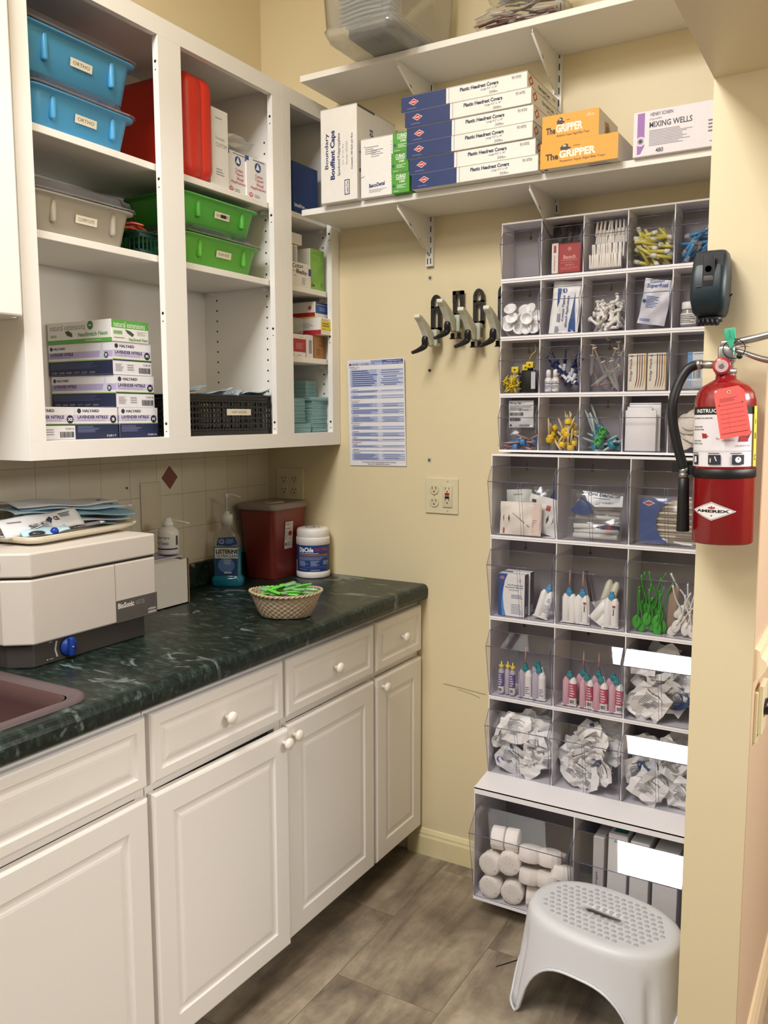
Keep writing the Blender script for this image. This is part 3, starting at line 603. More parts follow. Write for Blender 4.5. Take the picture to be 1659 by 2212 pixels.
# ---------------- tip-out bins ----------------
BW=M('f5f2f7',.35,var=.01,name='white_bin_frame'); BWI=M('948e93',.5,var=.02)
CP=clear('clear_bin_acrylic',(.955,.95,.965),.95,.02); CPE=M('8f8fae',.15,trans=.6)
def bin_unit(n,ztop,h,yf,proud,zr,label,open_top=0.0,frame=.006):
    """frame with n clear tip-out bins; yf = front plane, proud = how far the ridge stands out, zr = ridge height share"""
    W_=.60; p=W_/n; t=thing('tip_out_bin_unit',label,'bin unit',(.93,0,ztop-h))
    b=B(); th=.003
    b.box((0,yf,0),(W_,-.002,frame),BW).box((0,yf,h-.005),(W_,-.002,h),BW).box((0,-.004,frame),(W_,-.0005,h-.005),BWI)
    for i in range(n+1):
        x=min(max(i*p,th/2),W_-th/2); b.box((x-th/2,yf+.0005,frame),(x+th/2,-.004,h-.005),BW)
    b.box((0,yf-.0012,0),(W_,yf,frame+.001),BW)
    bevel(b.obj('frame',t),.0006,1)
    z0=frame+.0015; zt=h-.007-open_top; z1=z0+(zt-z0)*zr
    for i in range(n):
        x0=i*p+.0035; x1=(i+1)*p-.0035; c=B()
        yb=-.012; top=zt
        A=[(yf-.001,z0),(yf-proud,z1),(yf-proud+(zt-z1)*{5:.62,3:.70,2:.86}[n],zt)]
        for k in range(2):
            (ya,za),(yc,zc)=A[k],A[k+1]; c.add([(x0,ya,za),(x1,ya,za),(x1,yc,zc),(x0,yc,zc)],[(0,1,2,3)],CP)
        for x in (x0,x1): c.add([(x,ya,za) for ya,za in A]+[(x,yb,zt),(x,yb,z0)],[(0,1,2,3,4)] if x==x0 else [(4,3,2,1,0)],CP)
        c.add([(x0,yf-.001,z0),(x1,yf-.001,z0),(x1,yb,z0),(x0,yb,z0)],[(3,2,1,0)],CP)
        # moulded edges: ridge bead, finger lip, side beads
        e=B(); e.tube([(x0,yf-proud,z1),(x1,yf-proud,z1)],.0011,CPE,6,1); 
        for x in (x0,x1): e.tube([(x,a,z) for a,z in A],.0008,CPE,5,1)
        e.tube([(x0,A[2][0],A[2][1]),(x1,A[2][0],A[2][1])],.0008,CPE,5,1); e.tube([(x0,yf-.001,z0),(x1,yf-.001,z0)],.0008,CPE,5,1)
        if n==3:
            xm=(x0+x1)/2
            for dx in (-.004,.004): e.tube([(xm+dx,yf-.0018,z0),(xm+dx,yf-proud-.0006,z1)],.0005,CPE,4,1)
        o=c.obj('clear_bin',t); e.obj('moulded_edge',o)
    if n>=3:
        hb=B()
        for i in (0,n//2): hb.lathe([(.005,0),(.005,.0006)],M('6d6650'),(i*p+.055,-.0046,h*.80),12,(0,-1,0)).box((i*p+.0535,-.0052,h*.80),(i*p+.0565,-.0046,h*.80+.02),M('6d6650'))
        hb.obj('keyhole',t)
    return t
R5=[2.004-.1628*k for k in range(5)]
R3=[1.3485-.2411*k for k in range(5)]
for k,n in enumerate(('top','second','third','fourth')):
    bin_unit(5,R5[k],.1622,-.092,.019,.72,'%s row of the bin wall, a white unit of five clear bins'%n,.020)
for k,n in enumerate(('fifth','sixth','seventh','eighth')):
    bin_unit(3,R3[k],.2406,-.146,.034,.79,'%s row of the bin wall, a white unit of three clear bins'%n,.028)
t2=bin_unit(2,.383,.345,-.243,.042,.77,'bottom row of the bin wall, two large clear bins in a white unit',.052,.010)
b=B(); b.prism([(0,.336),(.152,.360),(.152,.345),(0,.345)][:0] or [(.0,.345),(.094,.345),(.094,.358)],(0,-.243,0),(0,1,0),(0,0,1),(1,0,0),.6,BW)
b.box((0,-.243,.326),(.6,-.240,.345),BW); b.obj('sloping_top',t2)
# x,z helpers
def bx5(r,c): return .93+.12*c+.06, R5[r]-.1622+.009
def bx3(r,c): return .93+.20*c+.10, R3[r]-.2406+.009
rn=random.Random(21)
def scatter(n,maker,r,c,five=True,hw=.045,hy=.028,hz=.06,group=None,lab=None,cat=None,tilt=.5,yc=None,pile=1.0,keep=None,flip=False,base=.006):
    """maker() builds the first one; the others are copies, each with its own pose"""
    x,z=(bx5 if five else bx3)(r,c); y0=yc if yc is not None else (-.052 if five else -.085); o=None
    for k in range(n):
        f=(k+.5)/n; px=x+rn.uniform(-hw,hw); py=y0+rn.uniform(-hy,hy); pz=z+base+hz*f*pile*rn.uniform(.85,1.0)
        rot=(rn.uniform(-tilt,tilt),rn.uniform(-PI,PI),rn.uniform(-tilt,tilt))
        if keep: rot=keep(k,rn)
        if o is None:
            o=maker(); o.location=(px,py,pz); o.rotation_euler=rot; tag(o,lab,cat,group)
        else: dup(o,(px,py,pz),rot,lab,group)
    return o
# ---- row 1
DKP=M('3a3438',.25,bump=.6,scale=40)
x,z=bx5(0,1)
b=B(); b.grid(14,14,lambda u,v:(-.05+.1*u+.003*math.sin(9*v),.0+.008*math.sin(11*u+7*v)+.006*math.sin(23*u),.004+.135*v+.006*math.sin(13*u)*v),DKP,False); tag(solid(b.obj('dark_plastic_bag',None,(x,-.028,z)),.002),'crumpled dark plastic bag behind the red box in the top row','bag')
carton('articulating_paper_box','narrow white articulating paper box beside the red one','box',.019,.03,.082,'e6e0dc',(x-.020,-.078,z),0,None,{'F':[('t','Articulating Paper',.3,.08,.62,.62,'a83038',90,1),('r',.3,.68,.7,.92,'a83038')]},flaps=False)
carton('articulating_paper_box','red articulating paper box in the second bin of the top row','box',.062,.03,.080,'a3232b',(x+.021,-.076,z),0,None,{'F':[('t','Bausch',.22,.47,.78,.60,'e3a9a4',0,1),('t','Articulating Paper',.12,.40,.88,.455,'e3a9a4'),('l',.1,.32,.9,.37,1,'c46a6a'),('t','200 BK 01',.3,.24,.7,.29,'e3a9a4'),('l',.1,.1,.9,.2,3,'c46a6a'),('c',.5,.8,.08,'e3a9a4'),('c',.5,.8,.06,'a3232b'),('c',.5,.8,.03,'e3a9a4')]},flaps=False)
# white tipped applicator strips in three tiers
CW=M('f6f1ea',.7)
x,z=bx5(0,2); first=None
for tier in range(3):
    for k in range(16):
        X=x-.042+k*.0055+(.001*tier); Z=z+.004+tier*.030
        rot=(R(-12+4*tier),R(rn.uniform(-3,3)+(6 if tier==2 and k<8 else -3)),0); loc=(X,-.086+.022*tier+.003,Z+(.012 if tier==2 else 0)-(.012*abs(k-8)/8 if tier==2 and 4<k<11 else 0)+(.02*0))
        if first is None:
            b=B(); b.rbox((-.0022,-.006,0),(.0022,.006,.040),CW,.0015,2); first=tag(b.obj('paper_wedge',None,loc,rot),'white folded paper strip standing in the third bin of the top row','strip','white strips in the third bin')
        else: dup(first,loc,rot)
        if tier==2: dup(first,(X,loc[1]-.004,Z+.034),rot) if k%2==0 else None
NY=M('d6cb62',.25,trans=.15); NC=M('dcdccc',.3); NB=M('4f93c4',.25,trans=.15); NCL=clear('frosted_plastic',(.95,.96,.96),.7,.12,.5,(.9,.91,.92,1))
def needle(tint,capm):
    t=thing('needle','x','needle'); B().lathe([(.0036,-.030),(.0052,.010),(.0052,.012)],tint,n=10).obj('sheath',t); B().lathe([(.0052,.0122),(.0064,.013),(.0060,.026),(.0035,.027)],capm,n=10).obj('hub',t); return t
scatter(42,lambda:needle(NY,NC),0,3,group='yellow capped needles',lab='yellow capped dental needle in the fourth bin of the top row',cat='needle',hz=.082,hw=.036,hy=.026,base=.012,keep=lambda k,r:(r.uniform(-.3,.3),R(118+r.uniform(-45,45)+(180 if k%3==0 else 0)),r.uniform(-.3,.3)))
scatter(26,lambda:needle(NB,NCL),0,4,group='blue capped needles',lab='blue capped dental needle in the last bin of the top row',cat='needle',hz=.070,hw=.034,hy=.026,base=.012,keep=lambda k,r:(r.uniform(-.3,.3),R(60+r.uniform(-45,45)+(180 if k%3==0 else 0)),r.uniform(-.3,.3)))
# ---- row 2
def cup(): return B().lathe([(.0,.001),(.010,.001),(.0125,.004),(.0145,.012),(.0185,.0125),(.0185,.0145),(.0135,.0145),(.011,.006),(0,.0045)],M('f6f4f5',.3),n=20,caps=False).obj('dappen_cup')
pos=[(-.034,-.082,.020),(-.010,-.080,.018),(.018,-.080,.020),(.040,-.076,.018),(-.040,-.060,.014),(-.022,-.092,.042),(.022,-.088,.046),(-.004,-.070,.044),(.038,-.070,.048),(-.030,-.084,.068),(.004,-.060,.066),(.026,-.064,.068),(-.042,-.07,.04)]
x,z=bx5(1,0); f=None
for k,(a,c,d) in enumerate(pos):
    rot=(R(75+rn.uniform(-20,20)),0,R(12+rn.uniform(-30,30)))
    if f is None: f=cup(); f.location=(x+a,c,z+d); f.rotation_euler=rot; tag(f,'small white plastic cup in the first bin of the second row','cup','small white cups')
    else: dup(f,(x+a,c,z+d),rot)
def pouch(name,label,cat,w,h,loc,rot,col,ops,seed=1,amp=.002,puff=.006,m=None,parent=None,group=None,trim=None):
    r=random.Random(seed); ph=[r.uniform(0,6) for _ in range(6)]
    def fn(u,v,e=0,sg=-1):
        s=(math.sin(PI*u)*math.sin(PI*v))**.6 if 0<u<1 and 0<v<1 else 0
        y=-puff*s-amp*(math.sin(7*u+ph[0]+5*v)+.6*math.sin(13*v+ph[1]-9*u))
        return ((u-.5)*w,sg*-y*1.0-e if sg<0 else 0,0) if 0 else ((u-.5)*w,y-e,v*h)
    b=B(); mm=m or M(col,.45,bump=.3,scale=30); b.grid(12,14,lambda u,v:fn(u,v),mm); b.grid(12,14,lambda u,v:(lambda p:(p[0],p[1]+.004+2*puff*(math.sin(PI*u)*math.sin(PI*v))**.6 if 0<u<1 and 0<v<1 else p[1]+.0005,p[2]))(fn(u,v)),mm)
    b.art(lambda a,c,e:fn(a,c,e+.0008),ops,seg=8,asp=w/h)
    return tag(b.obj(name,parent,loc,rot),label,cat,group)
x,z=bx5(1,1); CT=M('e9e8ea',.4)
pouch('applicator_pouch','white pouch of cotton tipped wood applicators in the second row','pouch',.084,.146,(x,-.070,z-.001),(R(-4),R(4),0),'e9e8ea',
 [('r',.08,.02,.95,.88,'f3f1f0'),('p',[(.66,.04),(.93,.04),(.90,.2),(.84,.42),(.78,.8),(.74,.42),(.68,.2)],'27508f'),('c',.80,.09,.05,'f3f1f0',.9),('c',.80,.09,.04,'27508f',.9),('p',[(.18,.86),(.32,.86),(.28,.6),(.22,.5)],'27508f'),('c',.43,.82,.08,'1f3f7c'),('p',[(.37,.79),(.43,.87),(.49,.79)],'f3f1f0'),
  ('t','Cotton Tipped',.40,.24,.50,.72,'2d4b88',90,1),('t','Wood Applicators',.54,.12,.64,.72,'2d4b88',90,1),('l',.2,.02,.36,.14,5,'4a5f94'),('bar',.24,.22,.36,.38,'27508f')],3)
def proph():
    b=B(); m=M('f2efeb',.35); b.lathe([(.0048,-.020),(.0040,-.012),(.0038,.008),(.0055,.012),(.0078,.013),(.0078,.0165),(.0045,.017)],m,n=10)
    b.cyl((0,0,-.020),(.010,0,-.024),.0045,m,10); b.lathe([(.0060,0),(.0062,.004),(.004,.006)],M('c9c6bc',.4),(.010,0,-.024),10,(.3,0,-1)); return b.obj('prophy_angle')
scatter(38,proph,1,2,group='white polishing angles',lab='white plastic polishing angle in the third bin of the second row',cat='dental tip',hz=.075,hw=.036,hy=.025)
x,z=bx5(1,3)
pouch('floss_bag','clear white bag with blue print in the fourth bin of the second row','bag',.072,.118,(x,-.066,z+.012),(0,R(10),0),'dcdce6',
 [('t','Superfloss',.12,.76,.86,.88,'3c5a9c',.06,1),('l',.2,.35,.7,.62,8,'5b78b4'),('l',.05,.06,.6,.12,2,'5b78b4'),('c',.12,.5,.08,'3c5a9c',.8),('t','Comfort',.2,.90,.7,.97,'3c5a9c',.05)],9,.004,.010)
x,z=bx5(1,4)
t=thing('pill_bottle','small white-capped bottle in the last bin of the second row','bottle',(x-.022,-.068,z)); B().lathe([(.0,0),(.019,0),(.020,.003),(.020,.036),(.015,.044),(.015,.048)],M('a9a7ae',.2,trans=.3),n=20).obj('body',t); B().lathe([(.0175,.045),(.018,.047),(.018,.062),(.016,.064)],M('ece9e6',.4),n=24).obj('cap',t)
b=B(); b.art(lambda a,c,e:((.0202+e)*math.sin(-1.3+2.6*a),-(.0202+e)*math.cos(-1.3+2.6*a),.006+.028*c),[('r',0,0,1,1,'efeee9'),('l',.1,.1,.9,.9,5,INK)],seg=10); b.obj('label',t)
# ---- row 3
YE=M('e8cf2e',.4); BKB=M('16181a',.25)
def vial_bottle(x,y,z,lab,h=.07,dark=True,hw=.024):
    t=thing('dropper_bottle',lab,'bottle',(x,y,z)); B().rbox((-hw,-.014,0),(hw,.014,h),BKB if dark else NCL,.006).lathe([(.008,h),(.008,h+.008)],BKB if dark else NCL,n=14).obj('body',t)
    b=B(); b.rbox((-.011,-.008,h+.006),(.011,.008,h+.024),YE,.002).cyl((0,-.0085,h+.015),(0,-.0081,h+.015),.003,M('3a3420'),8); b.obj('flip_cap',t)
    return t
x,z=bx5(2,0)
t=vial_bottle(x-.028,-.05,z,'clear bottle with yellow flip cap behind the yellow tips',.052,False,.016)
t=vial_bottle(x+.022,-.062,z,'black bottle with yellow flip cap in the first bin of the third row',.064); B().box((.008,-.0146,.010),(.021,-.0142,.058),M('c9ced2')).obj('label',t)
t=vial_bottle(x+.002,-.040,z,'second black bottle with yellow nozzle, standing behind the first',.058)
tag(B().tube([(-.01,0,0),(.0,-.004,.018),(.012,-.002,.030),(.008,0,.048)],.0012,YE,6,5).obj('yellow_thread',None,(x+.022,-.05,z+.09)),'curled yellow thread above the black bottles','thread')
def ytip(): return B().lathe([(.0008,-.014),(.0022,.002),(.0024,.010)],YE,n=7).obj('yellow_tip')
scatter(40,ytip,2,0,group='small yellow tips',lab='small yellow dispensing tip in the first bin of the third row',cat='dental tip',hw=.017,hz=.040,hy=.014,yc=-.076)
dd=[o for o in bpy.data.objects if o.name.startswith('yellow_tip')]
for o in dd: o.location.x-=.030
NV=M('26346a',.35)
def syr(barrel,plunger,label_col,scale=1):
    t=thing('syringe','x','syringe'); B().lathe([(.002,-.036),(.0028,-.030),(.0052,-.028),(.0052,.018),(.0085,.019),(.0085,.021),(.0052,.0215)],barrel,n=12).obj('barrel',t)
    B().lathe([(.0026,.020),(.0026,.046),(.0075,.047),(.0075,.050)],plunger,n=10).obj('plunger',t)
    if label_col: b=B(); b.lathe([(.0054,-.024),(.0054,.006)],M(label_col),n=12,caps=False).lathe([(.0056,-.018),(.0056,-.015)],M(INK),n=12,caps=False); b.obj('label',t)
    return t
def posed(maker,items,r,c,lab,cat,group,five=True):
    x,z=(bx5 if five else bx3)(r,c); f=None
    for (a,y,d,ang,lean) in items:
        rot=(lean,R(ang),0); loc=(x+a,y,z+d)
        if f is None: f=maker(); f.location=loc; f.rotation_euler=rot; tag(f,lab,cat,group)
        else: dup(f,loc,rot)
    return f
posed(lambda:syr(NV,NV,'d9dce6'),[(.010,-.085,.045,-42,0),(.030,-.07,.060,18,.1),(-.010,-.06,.070,-30,.1),(.036,-.05,.062,10,.1),(.000,-.05,.075,8,.2),(.026,-.085,.040,-50,0),(.020,-.06,.05,25,.1),(.04,-.08,.045,22,0),(-.02,-.055,.062,-38,.1)],2,1,'dark blue etching syringe in the second bin of the third row','syringe','dark blue syringes')
x,z=bx5(2,1)
for k,(a,y) in enumerate(((-.036,-.080),(-.014,-.084))):
    t=thing('dropper_bottle','small white dropper bottle, %s of the two in front of the blue syringes'%('left' if k==0 else 'right'),'bottle',(x+a,y,z))
    B().lathe([(.0095,0),(.0105,.003),(.0105,.036),(.006,.042)],M('ece9ea',.35),n=18).obj('body',t); B().lathe([(.0075,.042),(.007,.060),(.004,.063)],M('f0eef0',.35),n=18).obj('cap',t)
    b=B(); b.art(lambda u,v,e:((.0107+e)*math.sin(-1.3+2.6*u),-(.0107+e)*math.cos(-1.3+2.6*u),.006+.03*v),[('r',0,.55,1,.6,NAVY),('t','VOCO' if k==0 else 'ULTRA',.2,.62,.8,.8,NAVY),('l',.1,.1,.9,.45,3,'5b6fa0')],seg=10); b.obj('label',t)
IVY=M('dccfc0',.35)
posed(lambda:syr(NCL,IVY,None),[(-.038,-.06,.080,4,.05),(-.012,-.062,.074,-22,.1),(.012,-.060,.070,20,.05),(.030,-.058,.078,28,0),(.036,-.052,.086,-3,.1),(.004,-.078,.040,55,0),(.022,-.082,.036,-28,.0),(.034,-.08,.034,-14,0)],2,2,'clear syringe with ivory plunger in the third bin of the third row','syringe','clear syringes')
x,z=bx5(2,2)
posed(lambda:(lambda b:(b.lathe([(.002,-.03),(.0035,-.026),(.0036,.016),(.007,.018),(.003,.024)],M('a58a84',.4),n=8),b.obj('brown_tip'))[1])(B()),[(-.02,-.04,.03,60,0),(.01,-.04,.03,-50,0),(.0,-.045,.022,80,0),(.03,-.045,.03,30,0),(-.03,-.05,.045,-20,0)],2,2,'brownish dispensing tip under the clear syringes','dental tip','brown tips')
x,z=bx5(2,3)
ww=[('t','Wedge Wands',.10,.24,.28,.86,'3b3430',90,1),('t','#2',.12,.90,.28,.97,'3b3430',90,1)]
for j,(cc) in enumerate(('3f3a36','a04a30','4d5868','c79a2a')):
    u=.50+.13*j; ww+= [('r',u,.34,u+.055,.98,cc),('p',[(u,.34),(u+.055,.34),(u-.02,.14),(u-.09,.05),(u-.06,.16)],cc)]
for k in (0,1):
    carton('wedge_wand_box','wedge wand box with coloured wedges, %s of the pair'%('left' if k==0 else 'right'),'box',.048,.02,.098,'e6dccd',(x-.027+k*.052,-.078,z),0,'wedge wand boxes',{'F':ww},flaps=False)
x,z=bx5(2,4)
t=thing('sensor_sleeve_pack','clear pack with a blue and white label in the last bin of the third row','pack',(x-.02,-.07,z)); bb=B(); bb.box((0,0,.008),(.05,.02,.098),M('3f78b4',.4)).art(lambda a,c,e:(.05*a,-.0002-e,.008+.09*c),[('r',0,0,.25,1,'6ea0d0'),('r',.25,0,.9,1,'d8dde4'),('bar',.3,.25,.7,.7,INK)]); bb.obj('card',t)
b=B(); b.rbox((-.02,-.012,.002),(.055,.0,.03),NCL,.006); b.obj('clear_tray',t)
# ---- row 4
def mixtip(hub,stem,L=.060):
    t=thing('mixing_tip','x','dental tip'); B().lathe([(.0015,-L),(.0032,-L+.012),(.0034,0)],stem,n=8).obj('stem',t); B().lathe([(.0090,0),(.0102,.002),(.0102,.014),(.0080,.015),(.0080,.007),(0,.006)],hub,n=14,caps=False).obj('hub',t); return t
HB=M('3f86c0',.35); HY=M('ecc526',.35); HT=M('1f7f92',.35); HG=M('3aa24a',.35)
PK=M('b98a80',.3); YT=M('dcc793',.3); TT=M('b9c9cc',.3)
S4=lambda mk,n,c,lab,grp,hz=.03,hw=.030: scatter(n,mk,3,c,group=grp,lab=lab,cat='dental tip',hz=hz,hw=hw,hy=.022)
scatter(12,lambda:mixtip(HB,PK,.05),3,0,group='blue hub mixing tips',lab='mixing tip with blue hub at the bottom of the first bin, fourth row',cat='dental tip',hz=.022,hw=.030,hy=.022,keep=lambda k,r:(0,R(90+r.uniform(-25,25)+(180 if k%2 else 0)),r.uniform(-.5,.5)))
x,z=bx5(3,0)
pouch('tip_bag','silver-white printed bag above the blue tips in the fourth row','bag',.076,.078,(x+.0,-.072,z+.062),(0,0,0),'d9d8da',
 [('t','Mixing Tips',.05,.86,.5,.94,INK,0,1),('l',.05,.62,.9,.80,3,'77777d'),('bar',.05,.44,.6,.56,INK),('bar',.05,.24,.5,.36,INK),('p',[(.02,.06),(.14,.06),(.08,.14)],INK),('l',.45,.05,.9,.12,2,'77777d'),('t','CE',.42,.62,.52,.70,INK)],5,.0015,.004,M('cfcfd2',.25))
pouch('clear_tip_bag','clear crinkled bag of pink tips below the printed bag','bag',.090,.060,(x,-.068,z+.016),(0,0,0),'cccccc',[],6,.003,.006,BAG)
scatter(24,lambda:mixtip(HY,YT,.048),3,1,group='yellow hub mixing tips',lab='mixing tip with yellow hub in the second bin of the fourth row',cat='dental tip',hz=.066,hw=.034,hy=.020,keep=lambda k,r:(r.uniform(-.3,.3),R((r.uniform(-25,25)+180) if k%2 else r.uniform(-40,40)),0),base=.010)
scatter(9,lambda:mixtip(HT,TT,.065),3,2,group='teal hub mixing tips',lab='mixing tip with teal hub in the third bin of the fourth row',cat='dental tip',hz=.020,hw=.034,hy=.02,keep=lambda k,r:(0,R(90+r.uniform(-35,20)+(180 if k%2 else 0)),r.uniform(-.4,.4)))
scatter(8,lambda:mixtip(HT,TT,.065),3,2,group='teal hub mixing tips',lab='mixing tip with teal hub in the third bin of the fourth row',cat='dental tip',hz=.07,hw=.03,hy=.015,yc=-.04,keep=lambda k,r:(0,R(140+r.uniform(-30,30)),r.uniform(-.4,.4)))
scatter(3,lambda:mixtip(HG,TT,.04),3,2,group='green hub mixing tips',lab='mixing tip with green hub above the teal ones',cat='dental tip',hz=.052,hw=.028,hy=.01,yc=-.072,keep=lambda k,r:(R(80),0,r.uniform(-.4,.4)),base=.014)
x,z=bx5(3,3)
for k,(dx,y,w,h,) in enumerate(((-.010,-.088,.082,.110),(.004,-.078,.066,.120),(-.004,-.068,.084,.130))):
    tag(B().rbox((-w/2,-.003,0),(w/2,.003,h),M('ebe9ec',.6),.0012,1).obj('paper_pad',None,(x+dx,y,z)),'%s of the three white paper pads standing in the fourth row'%('front','middle','rear')[k],'paper pad','white paper pads')
for o,dx in zip([q for q in bpy.data.objects if q.name.startswith('paper_pad')],(-.012,-.018,-.006)): o.location.x=x+dx
scatter(26,lambda:B().lathe([(.0,-.0010),(.022,-.0012),(.023,0),(.022,.0012),(0,.0010)],M('dfd5cb',.9,bump=.3),n=24).obj('cotton_pad'),3,4,group='round cotton pads',lab='round white cotton pad in the last bin of the fourth row',cat='cotton pad',hz=.075,hw=.026,hy=.012,keep=lambda k,r:(R(70+r.uniform(-35,25)),r.uniform(-.3,.3),r.uniform(-.4,.4)),base=.02)
# ---- rows 5..8 (three bins each)
FB=M('dcdad6',.45,bump=.25,scale=35)
x,z=bx3(0,0)
pouch('film_pouch','white paper pouch with red print and a slanting black line, fifth row','pouch',.125,.095,(x-.015,-.132,z),(R(-5),0,0),'e6ddd2',
 [('r',.78,.02,.98,.98,'e6cfc4'),('p',[(.22,.5),(.24,.62),(.26,.5),(.24,.38)],INK),('p',[(.08,.5),(.1,.62),(.11,.5),(.1,.38)],'6a6660'),('p',[(.32,.66),(.34,.66),(.74,.27),(.72,.26)],'4d4d4c'),('r',.08,.04,.12,.2,'b3564f'),('l',.8,.1,.95,.5,6,'c99f98')],11,.002,.007)
pouch('film_pouch','round-cut white package with red marks behind the paper pouch, fifth row','pouch',.10,.105,(x+.032,-.098,z+.006),(0,R(12),0),'dedcd8',
 [('r',.55,.66,.68,.8,'b3463f'),('p',[(.66,.3),(.70,.42),(.66,.54),(.62,.42)],INK),('p',[(.80,.3),(.84,.42),(.80,.54),(.82,.42)],INK),('r',.1,.8,.22,.88,'3a3a3c')],12,.003,.008)
pouch('film_pouch','greenish clear pouch standing behind the others, fifth row','pouch',.08,.115,(x-.035,-.075,z+.012),(0,R(-3),0),'c9cdc6',[('l',.3,.85,.7,.9,1,'8d918c')],13,.003,.006)
pouch('film_pouch','clear crinkled pouch with a blue corner behind the others, fifth row','pouch',.13,.13,(x+.01,-.055,z+.005),(0,R(-4),0),'b0b0b4',[('p',[(.82,.7),(.98,.98),(.98,.66)],'22396f')],14,.005,.008,BAG)
x,z=bx3(0,1)
def evac_bag(name,lab,y,zz,tubes,ops,w=.150,h=.10,rot=0,seed=3):
    t=thing(name,lab,'bag',(x,y,zz),(0,R(rot),0))
    p=pouch('film',None,None,w,h,(0,-.016,0),(0,0,0),'ccc',ops,seed,.003,.018,BAG,t)
    b=B()
    for k in range(tubes): b.cyl((-.06,-.004+.009*(k%2),.010+.013*k),(.062,-.004+.009*(k%3),.010+.0135*k),.0072,M('efeeee',.35),12)
    b.obj('suction_tubes',t); return t
evac_bag('evacuator_bag','clear bag of white suction tubes lying at the bottom of the middle bin, fifth row',-.115,z,3,[('p',[(.55,.62),(.75,.75),(.98,.7),(.98,.52),(.7,.55)],'1c2a55'),('c',.80,.62,.05,'8d2b35',.7)],.150,.062,0,4)
evac_bag('evacuator_bag','white and blue oral evacuator bag on top in the middle bin, fifth row',-.095,z+.050,4,[('p',[(.02,.30),(.22,.78),(.40,.62),(.48,.30),(.3,.2),(.1,.22)],'24468a'),('p',[(.22,.98),(.98,.90),(.98,.55),(.5,.5),(.36,.66)],'e9edf3'),('t','Oral Evacuator',.34,.84,.94,.96,'2b3a63',0,1),('l',.36,.76,.92,.80,1,'5a6a92'),('r',.50,.60,.58,.70,'c9ced8'),('t','10/78-687-1',.62,.62,.82,.68,'55607c')],.150,.085,2,5)
x,z=bx3(0,2)
t=thing('ejector_pack','blue-cornered clear pack of ivory saliva ejectors in the right bin, fifth row','pack',(x,-.105,z))
b=B()
for k in range(30): yy=.006+.0062*(k%2)+.008*(k//15); zz=.006+.0078*(k%15); b.cyl((-.075,yy-.01,zz),(.085,yy-.01,zz+rn.uniform(-.004,.004)),.0037,M('e4d7c6',.5),8)
tag(b.obj('ejector_tubes',t),None,None,None,'stuff')
b=B(); mp=lambda a,c,e:(-.080+.165*a,-.013-e,.002+.125*c)
b.art(mp,[('p',[(0,0),(.48,0),(.36,.12),(.28,.3),(.26,.5),(.30,.7),(.42,.90),(.55,.98),(0,.98)],'2a4f96'),('p',[(.04,.86),(.14,.92),(.24,.86),(.14,.80)],'e6dfd8'),('p',[(.06,.86),(.14,.90),(.22,.86),(.14,.82)],RED),('t','Deluxe Saliva Ejectors',.34,.54,1.0,.61,'4a4138',0,1),('t','For dental use only',.56,.22,.98,.25,'4a4138'),('l',.58,.12,.98,.2,2,'6a6158'),('c',.50,.07,.04,'9b9488')]); b.obj('printed_front',t)
pouch('film',None,None,.172,.130,(0,-.018,0),(0,0,0),'ccc',[],8,.002,.014,BAG,t)
x,z=bx3(1,0)
vp=[('r',0,0,1,1,'24478f'),('p',[(.30,0),(1,0),(1,1),(.36,1),(.26,.85),(.20,.65),(.18,.45),(.22,.2)],'eceaea'),('p',[(.15,0),(.30,0),(.22,.2),(.18,.45),(.20,.65),(.22,.72),(.16,.55),(.13,.3)],'4f8fcf'),('p',[(.06,.90),(.15,.94),(.24,.90),(.15,.86)],'e9e4e0'),('p',[(.08,.90),(.15,.93),(.22,.90),(.15,.87)],RED),('t','Vinyl Polysiloxane',.34,.71,.94,.76,'2c3c6c',0,1),('t','Impression Material',.27,.655,.94,.705,'2c3c6c',0,1),('l',.4,.60,.94,.64,1,'7a86a8'),('l',.5,.42,.94,.52,3,'5a6690'),('l',.5,.05,.94,.3,7,'8a94b0'),('c',.82,.85,.06,'c9cbd2')]
vr=[('r',0,0,1,1,'22305c'),('r',.2,.06,.8,.24,'8f9ab4'),('p',[(.35,.85),(.5,.9),(.65,.85),(.5,.8)],'a33a44')]
carton('impression_box','blue and white impression material box at the front of the left bin, sixth row','box',.082,.030,.125,'e9e8e8',(x-.038,-.118,z),0,'impression material boxes',{'F':vp,'R':vr},flaps=False)
carton('impression_box','impression material box right behind the front one, sixth row','box',.082,.030,.127,'e9e8e8',(x-.034,-.084,z),0,'impression material boxes',{'F':vp,'R':vr},flaps=False)
CWH=M('f5f3f0',.3); TEAL=M('1b8791',.3); YEC=M('d9c436',.3); SKY=M('3d94c8',.3); PINKC=M('d9a9b8',.3); LILAC=M('bfb6c8',.3)
